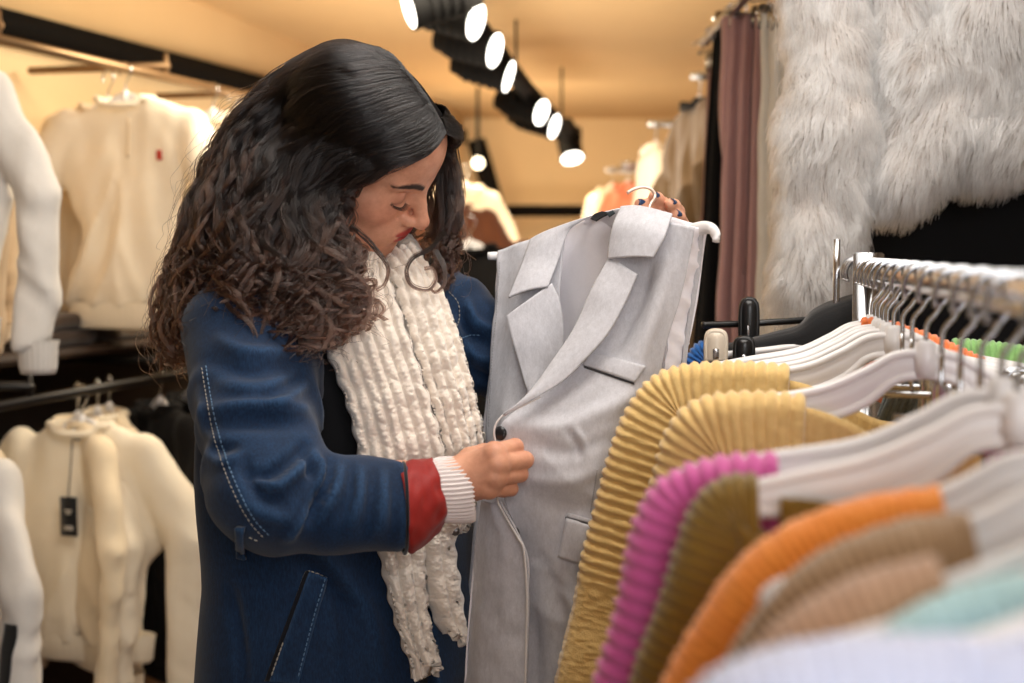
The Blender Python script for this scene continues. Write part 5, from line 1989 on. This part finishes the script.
M_CREAM = fabric('cream_fleece', srgb(250, 240, 220), srgb(243, 230, 206), rough=.95, weave=300, bump=.3)
M_CREAM2 = fabric('ivory_fleece', srgb(240, 224, 196), srgb(230, 212, 182), rough=.95, weave=300, bump=.3)
M_WHITEF = fabric('white_fleece', srgb(238, 234, 228), srgb(226, 222, 216), rough=.95, weave=300, bump=.3)
M_BEIGE = fabric('beige_fleece', srgb(220, 194, 160), srgb(206, 180, 146), rough=.95)
M_DARKF = fabric('black_fleece', srgb(22, 20, 20), srgb(14, 13, 13), rough=.95, sheen=.05)
M_PRINT = fabric('black_print', srgb(24, 24, 26), srgb(18, 18, 20), rough=.7)
M_REDP = fabric('red_print', srgb(196, 66, 48), srgb(176, 52, 40), rough=.7)
M_OLP = fabric('olive_print', srgb(150, 138, 78), srgb(130, 118, 66), rough=.7)
GU = 'sweatshirts on the upper wall rail'
GL_ = 'sweatshirts on the lower wall rail'

u1, W1 = shirt('sweatshirt', 'white sweatshirt at the near end of the upper rail, cut by the frame', 'sweatshirt', -.82, .38, ZU, 6, M_WHITEF, 1, GU, slen=.58)
u2, W2 = shirt('sweatshirt', 'beige sweatshirt with a black printed shoulder, behind the white one', 'sweatshirt', -.50, .33, ZU, -52, M_BEIGE, 2, GU, slen=.60)
u3, W3 = shirt('sweatshirt', 'cream sweatshirt with a tiny red emblem on the chest, upper rail', 'sweatshirt', .0, .40, ZU, 0, M_CREAM, 3, GU)
shirt('sweatshirt', 'ivory sweatshirt right behind the one with the red emblem', 'sweatshirt', .13, .27, ZU, -6, M_CREAM2, 4, GU)
u5, W5 = shirt('sweatshirt', 'cream sweatshirt with an olive print on the chest, upper rail', 'sweatshirt', .50, .40, ZU, 0, M_CREAM, 5, GU)
shirt('sweatshirt', 'ivory sweatshirt behind the olive printed one, beside the dark hair', 'sweatshirt', .72, .36, ZU, -4, M_CREAM2, 6, GU)
shirt('sweatshirt', 'cream sweatshirt farthest along the upper rail, behind the hair', 'sweatshirt', 1.05, .40, ZU, 0, M_CREAM, 3, GU)


def on_front(shirt_obj, W, body_mesh_verts, name, mat, quad_xz, label=None, y0=-.2, nu=8, nv=8, lift=.003):
    V, Fq = body_mesh_verts
    tr = bvh(V, Fq)
    (x0, zt), (x1, zb) = quad_xz
    G = np.zeros((nv, nu, 3))
    for i, z in enumerate(np.linspace(zt, zb, nv)):
        for j, x in enumerate(np.linspace(x0, x1, nu)):
            h, nn, _, _ = tr.ray_cast(Vector((x, y0, z)), Vector((0, 1, 0)))
            G[i, j] = (x, (h[1] if h is not None else -.045) - lift, z)
    o = mk(name, *shell(facing(W(G.reshape(-1, 3)).reshape(G.shape)), .002), mat, shirt_obj)
    if label: o['label'] = label
    return o


sm = lambda s, **kw: SHIRTS[(s, tuple(sorted(kw.items())))][:2]
on_front(u3, W3, sm(3), 'chest_emblem', M_REDP, ((.112, -.222), (.128, -.248)), 'tiny red chest emblem')
on_front(u5, W5, sm(5), 'chest_print', M_OLP, ((-.012, -.19), (.012, -.27)), 'olive chest print')
on_front(u2, W2, sm(2, slen=.60), 'shoulder_print', M_PRINT, ((.11, -.10), (.185, -.22)), 'black printed shoulder', lift=.004)
on_front(u3, W3, sm(3), 'drawcord', M_CREAM2, ((.022, -.135), (.030, -.24)), lift=.004)

# lower rail
l1, WL1 = shirt('sweatshirt', 'white sweatshirt with a black printed sleeve stripe, at the near end of the lower rail', 'sweatshirt', -.70, .40, ZL, -32, M_WHITEF, 7, GL_, slen=.74, length=.66)
l2, WL2 = shirt('sweatshirt', 'cream sweatshirt with a black swing tag, lower rail', 'sweatshirt', -.32, .45, ZL, 4, M_CREAM, 8, GL_, length=.54)
shirt('sweatshirt', 'ivory sweatshirt tucked behind the striped white one, left of the tagged one', 'sweatshirt', -.54, .26, ZL, -34, M_CREAM2, 9, GL_)
for i, (tt, nn, rot, mm, lab) in enumerate([
    (-.26, .40, -40, M_CREAM2, 'ivory sweatshirt seen half edge-on just behind the tagged cream one'),
    (-.15, .39, -44, M_CREAM, 'cream sweatshirt seen edge-on in the middle of the lower rail'),
    (-.06, .37, -44, M_CREAM2, 'ivory sweatshirt seen edge-on, next to the black clothes on the lower rail')]):
    shirt('sweatshirt', lab, 'sweatshirt', tt, nn, ZL, rot, mm, 10 + i % 2, GL_, length=.56)
shirt('sweatshirt', 'long black sweatshirt next to the ivory ones on the lower rail', 'sweatshirt', .12, .42, ZL, -32, M_DARKF, 12, GL_, length=.72, slen=.74)
shirt('sweatshirt', 'long black sweatshirt between another black one and the denim jacket', 'sweatshirt', .34, .40, ZL, -28, M_DARKF, 12, GL_, length=.72, slen=.74)
shirt('sweatshirt', 'black sweatshirt farthest along the lower rail, behind the denim jacket', 'sweatshirt', .62, .40, ZL, -20, M_DARKF, 12, GL_, length=.72, slen=.74)

# sleeve stripe, swing tag
def stripe():
    V, Fq = sm(7, slen=.74, length=.66)
    tr = bvh(V, Fq)
    a, b = np.array([.315, -.42]), np.array([.294, -.80])
    G = np.zeros((30, 6, 3))
    for i, t in enumerate(np.linspace(0, 1, 30)):
        for j, e in enumerate(np.linspace(-.016, .016, 6)):
            x, z = (a * (1 - t) + b * t) + np.array([e, 0])
            h, nn, _, _ = tr.ray_cast(Vector((x, -.2, z)), Vector((0, 1, 0)))
            G[i, j] = (x, (h[1] if h is not None else -.06) - .004, z)
    mk('sleeve_stripe', *shell(facing(WL1(G.reshape(-1, 3)).reshape(G.shape)), .002), M_PRINT, l1)['label'] = 'black printed sleeve stripe'
    th = np.linspace(0, 1, 40)
    sx = .150 + .016 * np.where(th < .5, np.cos(PI * (.25 + th * 2.5)), -np.cos(PI * (.25 + (1 - th) * 2.5)))
    szz = -.425 + np.where(th < .5, .013 + .013 * np.sin(PI * (.25 + th * 2.5)), -.013 - .013 * np.sin(PI * (.25 + (1 - th) * 2.5)))
    pts = []
    for x, z in zip(sx, szz):
        h, nn, _, _ = tr.ray_cast(Vector((x, -.2, z)), Vector((0, 1, 0)))
        pts.append((x, (h[1] if h is not None else -.05) - .002, z))
    mk('letter_print', *tube(WL1(np.array(pts)), .0042, 6), M_PRINT, l1)['label'] = 'black printed letter S'


stripe()
tg = WL2(np.array([[-.0, -.075, -.30]]))[0]
tag = thing('swing_tag', 'black swing tag with small white print on the front of the cream sweatshirt', 'tag', WL2(np.array([[-.0, -.075, -.36]]))[0])
mb = MB(); mb.box((-.022, -.002, -.048), (.022, .002, .048), (LM @ rotz(math.radians(4)), WL2(np.array([[0, -.075, -.30]]))[0])); mb.build('card', M_PRINT, tag)
mb = MB(); mb.tube(cr(WL2(np.array([[.0, -.050, -.115], [.003, -.066, -.18], [0, -.076, -.252]])), 20), .0016, 6); mb.build('cord', M_PRINT, tag)
M_TAGW = plain('tag_print', srgb(206, 200, 190), .6)
mb = MB()
for z, w_ in ((-.285, .010), (-.292, .006), (-.325, .012), (-.331, .012)):
    mb.box((-w_, -.0012, -.002), (w_, .0012, .002), (LM @ rotz(math.radians(4)), WL2(np.array([[0, -.078, z]]))[0]))
mb.build('print', M_TAGW, tag)
mb = MB(); mb.box((-.017, -.003, -.007), (.017, .001, .007), (LM @ rotz(math.radians(4)), WL2(np.array([[0, -.030, -.112]]))[0])); mb.build('neck_label', M_PRINT, l2)

# rails with brackets
M_RAILU = plain('brushed_rail', srgb(150, 122, 90), .35, metal=.7)
M_RAILL = plain('black_rail', srgb(24, 20, 18), .4)
for z, m, n_, lab in ((ZU, M_RAILU, .40, 'long brushed metal rail high on the left wall carrying pale sweatshirts'), (ZL, M_RAILL, .46, 'black lower rail on the left wall carrying sweatshirts')):
    r = thing('wall_rail', lab, 'rail', lw(-1.1, n_, z))
    mb = MB(); mb.tube(np.array([lw(-1.1, n_, z), lw(1.9, n_, z)]), .0125, 14); mb.build('rail', m, r)
    for t in (-.55, .22, .95, 1.7):
        mb = MB()
        mb.box((-.012, 0, -.010), (.012, n_ + .05, .010), (np.stack([LU, LN, [0, 0, 1.0]], 1), lw(t, -.04, z + .032)))
        mb.box((-.006, -.006, -.03), (.006, .006, .050), (np.eye(3), lw(t, n_, z + .018)))
        mb.build('bracket', m, r)

# shelf between the rows with folded dark clothes
M_SHELF = plain('dark_wood', srgb(58, 42, 32), .6, var=.2, scale=8)
sh = thing('wall_shelf', 'dark wooden shelf between the two rows of sweatshirts', 'shelf', lw(-.1, .1, 1.155))
mb = MB(); mb.box((-.75, -.02, -.012), (1.5, .30, .012), (np.stack([LU, LN, [0, 0, 1.0]], 1), lw(0, 0, 1.165))); mb.build('board', M_SHELF, sh)
M_FOLD = fabric('dark_brown_knit', srgb(66, 48, 36), srgb(46, 33, 26), rough=.95)
M_FOLD2 = fabric('grey_brown_knit', srgb(92, 76, 60), srgb(74, 60, 48), rough=.95)
for i, (t, dz, mm, lab) in enumerate([(-.10, 0, M_FOLD, 'dark brown folded jumper on the wall shelf, lower of two'), (-.08, .045, M_FOLD, 'dark brown folded jumper on the wall shelf, upper of two'),
                                      (.32, 0, M_FOLD2, 'grey brown folded jumper on the wall shelf'), (.75, 0, M_FOLD, 'dark folded jumper at the far end of the wall shelf')]):
    c = lw(t, .15, 1.178 + dz)
    def d_fold(X, c=c, i=i):
        p = (X - c) @ np.stack([LU, LN, [0, 0, 1.0]], 1)
        w = np.array([.16, .12, .020])
        qv = np.abs(p - np.array([0, 0, .022])) - w + .018
        d = np.linalg.norm(np.maximum(qv, 0), axis=1) + np.minimum(qv.max(1), 0) - .018
        return d - .005 * noise(X, 14, i)
    o = mk('folded_jumper', *polyize(d_fold, c + np.array([-.25, -.25, -.02]), c + np.array([.25, .25, .08]), .008), mm, base=c)
    props(o, lab, 'jumper', 'folded jumpers on the wall shelf')
# ================================================================== ROOM
def structure(o, kind='structure'):
    o['kind'] = kind
    return o


M_WALL = plain('warm_plaster', srgb(230, 202, 158), .85, var=.06, scale=3)
M_CEIL = plain('warm_ceiling', srgb(216, 182, 134), .8, var=.10, scale=1.6)
M_DARKW = plain('dark_panel', srgb(40, 30, 24), .7, var=.2)
M_BLK = plain('black_trim', srgb(11, 9, 8), .85, spec=.1)
M_RWALL = plain('right_wall_paint', srgb(150, 130, 108), .85)


def floor_mat():
    q = NT('brown_floor')
    b = q.n('ShaderNodeBsdfPrincipled')
    tc = q.n('ShaderNodeTexCoord')
    mp = q.n('ShaderNodeMapping'); mp.inputs['Scale'].default_value = (1, 1, 1); mp.inputs['Rotation'].default_value = (0, 0, .27)
    q.l(tc.outputs['Object'], mp.inputs['Vector'])
    br = q.n('ShaderNodeTexBrick', i_Scale=1.0)
    br.inputs['Color1'].default_value = srgb(128, 94, 64); br.inputs['Color2'].default_value = srgb(110, 80, 54); br.inputs['Mortar'].default_value = srgb(70, 50, 34)
    br.inputs['Mortar Size'].default_value = .004; br.inputs['Brick Width'].default_value = 1.2; br.inputs['Row Height'].default_value = .16
    q.l(mp.outputs[0], br.inputs['Vector'])
    no = q.n('ShaderNodeTexNoise', i_Scale=6.0, i_Detail=6.0)
    q.l(mp.outputs[0], no.inputs['Vector'])
    mx = q.n('ShaderNodeMix', data_type='RGBA', blend_type='MULTIPLY'); mx.inputs[0].default_value = .5
    q.l(br.outputs['Color'], mx.inputs[6]); q.l(no.outputs['Fac'], mx.inputs[7])
    q.l(mx.outputs[2], b.inputs['Base Color'])
    b.inputs['Roughness'].default_value = .5
    q.l(b.outputs[0], q.out.inputs[0])
    return q.m


def slab(name, corners, thick, mat):
    """flat slab: four corners seen face on, thickness away from the room"""
    c = np.array(corners, float)
    n = unit(np.cross(c[1] - c[0], c[3] - c[0])) * thick
    V = np.concatenate([c, c + n])
    Fs = [(0, 1, 2, 3), (7, 6, 5, 4), (0, 4, 5, 1), (1, 5, 6, 2), (2, 6, 7, 3), (3, 7, 4, 0)]
    return structure(mk(name, V, Fs, mat, base=c.mean(0), smooth=False))


WX0 = lw(-6.5, -.17, 0); WX1 = lw(4.6, -.17, 0)
cz = lambda y: 2.36 - .030 * (y - 3.5)
FY = 8.6
slab('floor', [(-4, -2.6, 0), (2.2, -2.6, 0), (2.2, FY + .3, 0), (-4, FY + .3, 0)][::-1], .08, floor_mat())
slab('ceiling', [(-4, -2.6, cz(-2.6)), (2.2, -2.6, cz(-2.6)), (2.2, FY + .3, cz(FY + .3)), (-4, FY + .3, cz(FY + .3))], .08, M_CEIL)
slab('wall_left', [WX0 + [0, 0, 2.7], WX1 + [0, 0, 2.7], WX1, WX0][::-1], .08, M_WALL)
slab('wall_right', [(1.30, -2.6, 0), (1.30, FY + .2, 0), (1.30, FY + .2, 2.7), (1.30, -2.6, 2.7)][::-1], .08, M_RWALL)
slab('wall_back', [(-1.2, FY, 0), (2.0, FY, 0), (2.0, FY, 2.6), (-1.2, FY, 2.6)][::-1], .08, M_WALL)

Mx = np.stack([LU, LN, [0, 0, 1.0]], 1)
mb = MB(); mb.box((-3.2, -.08, 2.030), (4.4, .0, 2.105), (Mx, LA)); structure(mb.build('trim_1', M_BLK, base=lw(0, 0, 2.06)))
mb = MB(); mb.box((-3.2, -.05, 0), (4.4, -.03, 1.14), (Mx, LA)); structure(mb.build('trim_2', M_DARKW, base=lw(0, 0, 0)))
mb = MB(); mb.box((-3.2, -.15, 2.105), (4.4, -.03, 2.62), (Mx, LA)); structure(mb.build('trim_5', M_CEIL, base=lw(0, 0, 2.3)))
# black frame round the end of the shop
mb = MB()
a, b = P(476, 140, 8.0), P(508, 250, 8.0)
mb.tube(np.array([a, a * .5 + b * .5, b, np.array([b[0], b[1], .0])]), .055, 4)
structure(mb.build('trim_3', M_BLK, base=np.array([b[0], b[1], 0])))
mb = MB()
mb.tube(np.array([P(505, 211, 8.3), P(560, 211, 8.3), P(668, 211, 8.3)]), .036, 4)
structure(mb.build('trim_4', M_BLK, base=P(560, 211, 8.3)))

# ---- track of ceiling spotlights
M_LAMP = plain('black_metal', srgb(8, 7, 7), .75, spec=.12)
M_GLOW = emit('lamp_glow', (1.0, .93, .82, 1), 6.0)
TR = PP([(428, -14, 4.05), (470, 34, 4.5), (520, 96, 5.5), (566, 142, 6.7)])
TRC = cr(TR, 40)
trk = thing('light_track', 'long black ceiling track carrying a row of spotlights', 'light track', TR[1])
mb = MB()
mb.tube(np.array([TR[0] * 1.25 - TR[1] * .25, TR[0], TR[1], TR[2], TR[3]]) + np.array([.0, 0, .05]), .046, 4, up=(0, 0, 1)); mb.build('track', M_LAMP, trk)
for k in (4, 20, 37):
    mb = MB(); p = TRC[k] + np.array([0, 0, .05]); mb.tube(np.array([p, [p[0], p[1], cz(p[1]) + .01]]), .005, 8); mb.build('drop_rod', M_LAMP, trk)
LAMPS = [((411, 8, 3.95), (-.92, -.25, -.30), 'spotlight nearest to the viewer on the track, its lit face turned away'),
         ((474, 21, 4.2), (.88, -.36, -.28), 'second spotlight on the track, largest glowing disc'),
         ((493, 50, 4.6), (.90, -.34, -.26), 'third spotlight on the track from the near end'),
         ((507, 76, 5.0), (.94, -.18, -.30), 'fourth spotlight on the track, seen almost edge-on'),
         ((540, 112, 5.7), (.82, -.46, -.30), 'fifth spotlight on the track, after the gap'),
         ((553, 126, 6.1), (.88, -.34, -.30), 'sixth spotlight on the track, next to last'),
         ((572, 157, 6.8), (.15, -.50, -.85), 'farthest spotlight at the end of the track, pointing down')]
for (px, py, d), nrm, lab in LAMPS:
    c = P(px, py, d); n_ = unit(np.array(nrm))
    t = thing('spotlight', lab, 'spotlight', c, 'spotlights on the ceiling track')
    R = .056 if d < 5.3 else .052
    mb = MB()
    mb.tube(np.array([c - n_ * .205, c - n_ * .20, c - n_ * .17, c - n_ * .165, c - n_ * .03, c - n_ * .002, c + n_ * .006]), [R * .55, R * .80, R * .86, R * .98, R * 1.04, R * 1.12, R * 1.12], 28)
    for q in (.055, .085, .115, .145):
        mb.tube(np.array([c - n_ * q, c - n_ * (q - .010)]), R * 1.10, 28)
    mb.build('housing', M_LAMP, t)
    mb = MB()
    mb.tube(np.array([c + n_ * .004, c + n_ * .0085, c + n_ * .011]), [R * .98, R * .98, R * .86], 28); mb.build('lens', M_GLOW, t)['label'] = 'glowing lamp face'
    mb = MB()
    i = np.argmin(np.abs(TRC[:, 1] - c[1])); p = TRC[i] + np.array([0, 0, .03])
    m = c - n_ * .10
    sd = unit(np.cross(n_, [0, 0, 1])) * R * 1.15
    for s in (-1, 1):
        mb.tube(np.array([m + sd * s, m + sd * s + np.array([0, 0, R * 1.1]), (m + np.array([0, 0, R * 1.5])) * .7 + p * .3]), .007, 6)
    mb.tube(np.array([m + np.array([0, 0, R * 1.4]), p]), .014, 8)
    mb.tube(np.array([p - unit(TRC[5] - TRC[0]) * .05, p + unit(TRC[5] - TRC[0]) * .05]), .024, 8)
    mb.build('bracket', M_LAMP, t)
    li = bpy.data.lights.new('spot_lamp', 'SPOT'); li.energy = 5; li.color = (1, .80, .55); li.spot_size = 1.7; li.spot_blend = .6; li.shadow_soft_size = .05
    lo_ = bpy.data.objects.new('spot_lamp', li); COL.objects.link(lo_)
    lo_.location = c + n_ * .03
    lo_.rotation_euler = Vector(-n_).to_track_quat('Z', 'Y').to_euler()

# ---- things at the far end
def far_shirt(label, cat, px, py, d, rot, mat, seed, name='sweatshirt', group=None, hang=True, **kw):
    global LA
    c = P(px, py, d)
    keep = LA
    LA = np.array([c[0], c[1], 0.0])
    r = shirt(name, label, cat, 0, 0, c[2], rot, mat, seed, group, hang=hang, **kw)
    LA = keep
    return r


M_TAN = fabric('tan_wool', srgb(98, 76, 48), srgb(82, 62, 38), rough=.9)
M_RUSTF = fabric('rust_fleece', srgb(104, 60, 34), srgb(84, 46, 26), rough=.9)
M_PEACH = fabric('peach_fleece', srgb(240, 150, 110), srgb(228, 132, 92), rough=.9)
far_shirt('tan coat with a black collar, left of the black trousers', 'coat', 700, 76, 4.5, -62, M_TAN, 2, 'coat', 'coats beyond the trousers', slen=.80, length=.95, neck_mat=M_DARKF)
far_shirt('cream coat hanging behind the raised hand', 'coat', 656, 124, 5.2, -72, M_CREAM, 8, 'coat', 'coats beyond the trousers', length=.54)
far_shirt('peach orange sweatshirt beyond the raised hand', 'sweatshirt', 628, 165, 6.0, -55, M_PEACH, 9, group='clothes at the back of the shop', slen=.60)
far_shirt('small cream sweatshirt at the back of the shop, left of the peach one', 'sweatshirt', 612, 170, 6.6, -50, M_CREAM2, 4, group='clothes at the back of the shop', slen=.60)
far_shirt('cream sweatshirt glowing under the lamps between the hair and the waistcoat', 'sweatshirt', 466, 168, 6.6, 62, M_CREAM, 8, group='clothes at the back of the shop', length=.54)
far_shirt('rust brown sweatshirt hanging by the hair at the back', 'sweatshirt', 452, 185, 5.8, 50, M_RUSTF, 9, group='clothes at the back of the shop', slen=.60)
far_shirt('rust brown sweatshirt lower and right of the glowing cream one', 'sweatshirt', 487, 218, 6.2, 40, M_RUSTF, 9, group='clothes at the back of the shop', slen=.60)
far_shirt('black long sweatshirt behind the far denim sleeve', 'sweatshirt', 470, 220, 4.6, 10, M_DARKF, 12, group='clothes at the back of the shop', length=.72, slen=.74)
far_shirt('black long sweatshirt between the hair and the grey waistcoat', 'sweatshirt', 446, 226, 4.9, 20, M_DARKF, 12, group='clothes at the back of the shop', length=.72, slen=.74)
# glowing bulb near the black frame
cb = P(478, 163, 7.2)
t = thing('lamp_globe', 'small round glowing lamp beside the black frame at the back', 'lamp', cb)
mb = MB(); th = np.linspace(-PI / 2, PI / 2, 14)
mb.tube(np.stack([0 * th + cb[0], 0 * th + cb[1], cb[2] + .030 * np.sin(th)], 1), np.maximum(.0004, .030 * np.cos(th)), 18, up=(1, 0, 0)); mb.build('bulb', emit('bulb_glow', (1, .82, .55, 1), 6.0), t)
mb = MB(); mb.tube(np.array([cb + [0, 0, .028], cb + [0, 0, .05], [cb[0], cb[1], cz(cb[1])]]), [.014, .012, .008], 10); mb.build('stem', M_LAMP, t)

# low racks the far clothes hang from
for (x, y, d, x2, lab) in [(700, 76, 4.5, 1.30, 'metal arm on the right wall holding the tan coat'), (656, 124, 5.2, 1.30, 'metal arm on the right wall holding the cream coat'),
                          (628, 165, 6.0, 1.30, 'metal arm on the right wall holding the peach sweatshirt'), (612, 170, 6.6, 1.30, 'metal arm at the back holding the small cream sweatshirt')]:
    p = P(x, y, d)
    t = thing('wall_rail', lab, 'rail', p, 'metal arms on the right wall')
    mb = MB(); mb.tube(np.array([p + [-.03, 0, 0], p, [x2, p[1], p[2]]]), .0125, 10); mb.build('rail', M_CHROME, t)
    mb = MB(); mb.tube(np.array([[x2 - .012, p[1], p[2]], [x2, p[1], p[2]]]), .035, 16); mb.build('wall_plate', M_CHROME, t)

# ------------------------------------------------------------------ lights
def area(name, loc, tgt, sx, sy, power, col):
    li = bpy.data.lights.new(name, 'AREA'); li.shape = 'RECTANGLE'; li.size = sx; li.size_y = sy; li.energy = power; li.color = col
    o = bpy.data.objects.new(name, li); COL.objects.link(o)
    o.location = loc
    o.rotation_euler = (Vector(loc) - Vector(tgt)).to_track_quat('Z', 'Y').to_euler()
    return o


area('assumed_front_key', (.95, -1.0, 2.05), (.15, 2.0, 1.2), 2.4, 1.5, 60, (.985, .985, 1.0))  # unseen soft neutral key assumed behind the camera, no window is built there
area('overhead_fill', (.25, 1.55, 2.36), (.25, 1.6, 0), 1.1, .8, 16, (1.0, .95, .88))  # unseen fill added overhead, no fitting in the ceiling
area('warm_overhead_fill', (-.30, 3.9, 2.28), (-1.0, 4.3, 1.3), .9, .6, 34, (1.0, .88, .68))  # added fill brightening the upper sweatshirts, not a fitting of the shop
area('warm_overhead_fill_back', (-.25, 6.8, 2.10), (-.1, 7.2, 1.0), .8, .8, 20, (1.0, .78, .50))  # unseen warm fill added for the far end
area('left_garment_fill', (-.55, 2.5, 2.34), (-1.1, 3.5, .7), .7, .7, 9, (1.0, .90, .76))  # added fill that lifts the sweatshirts along the left wall
area('warm_ceiling_fill_back', (.2, 7.0, 1.2), (.3, 7.4, 3), 1.0, 1.0, 12, (1.0, .86, .68))  # unseen fill aimed up, added to brighten the far ceiling
area('warm_ceiling_fill', (-.1, 4.9, 1.55), (.1, 5.6, 3), 1.6, 1.6, 18, (1.0, .87, .70))  # added fill aimed up to lighten the ceiling, no lamp there
wd = bpy.data.worlds.new('shop'); SC.world = wd; wd.use_nodes = True
wd.node_tree.nodes['Background'].inputs[0].default_value = (1.0, .9, .78, 1)
wd.node_tree.nodes['Background'].inputs[1].default_value = .20

# ------------------------------------------------------------------ camera
cam = bpy.data.cameras.new('camera')
cam.lens, cam.sensor_width, cam.clip_start = LENS, 36.0, .05
cam.dof.use_dof = True
cam.dof.focus_distance = 1.84
cam.dof.aperture_fstop = 3.6
co = bpy.data.objects.new('camera', cam); COL.objects.link(co)
co.location = (0, 0, CAMZ)
co.rotation_euler = (PI / 2 - PITCH, 0, 0)
SC.camera = co
vs = SC.view_settings
vs.view_transform, vs.look, vs.gamma, vs.use_curve_mapping = 'Standard', 'None', 1.0, False
vs.exposure = 0.22
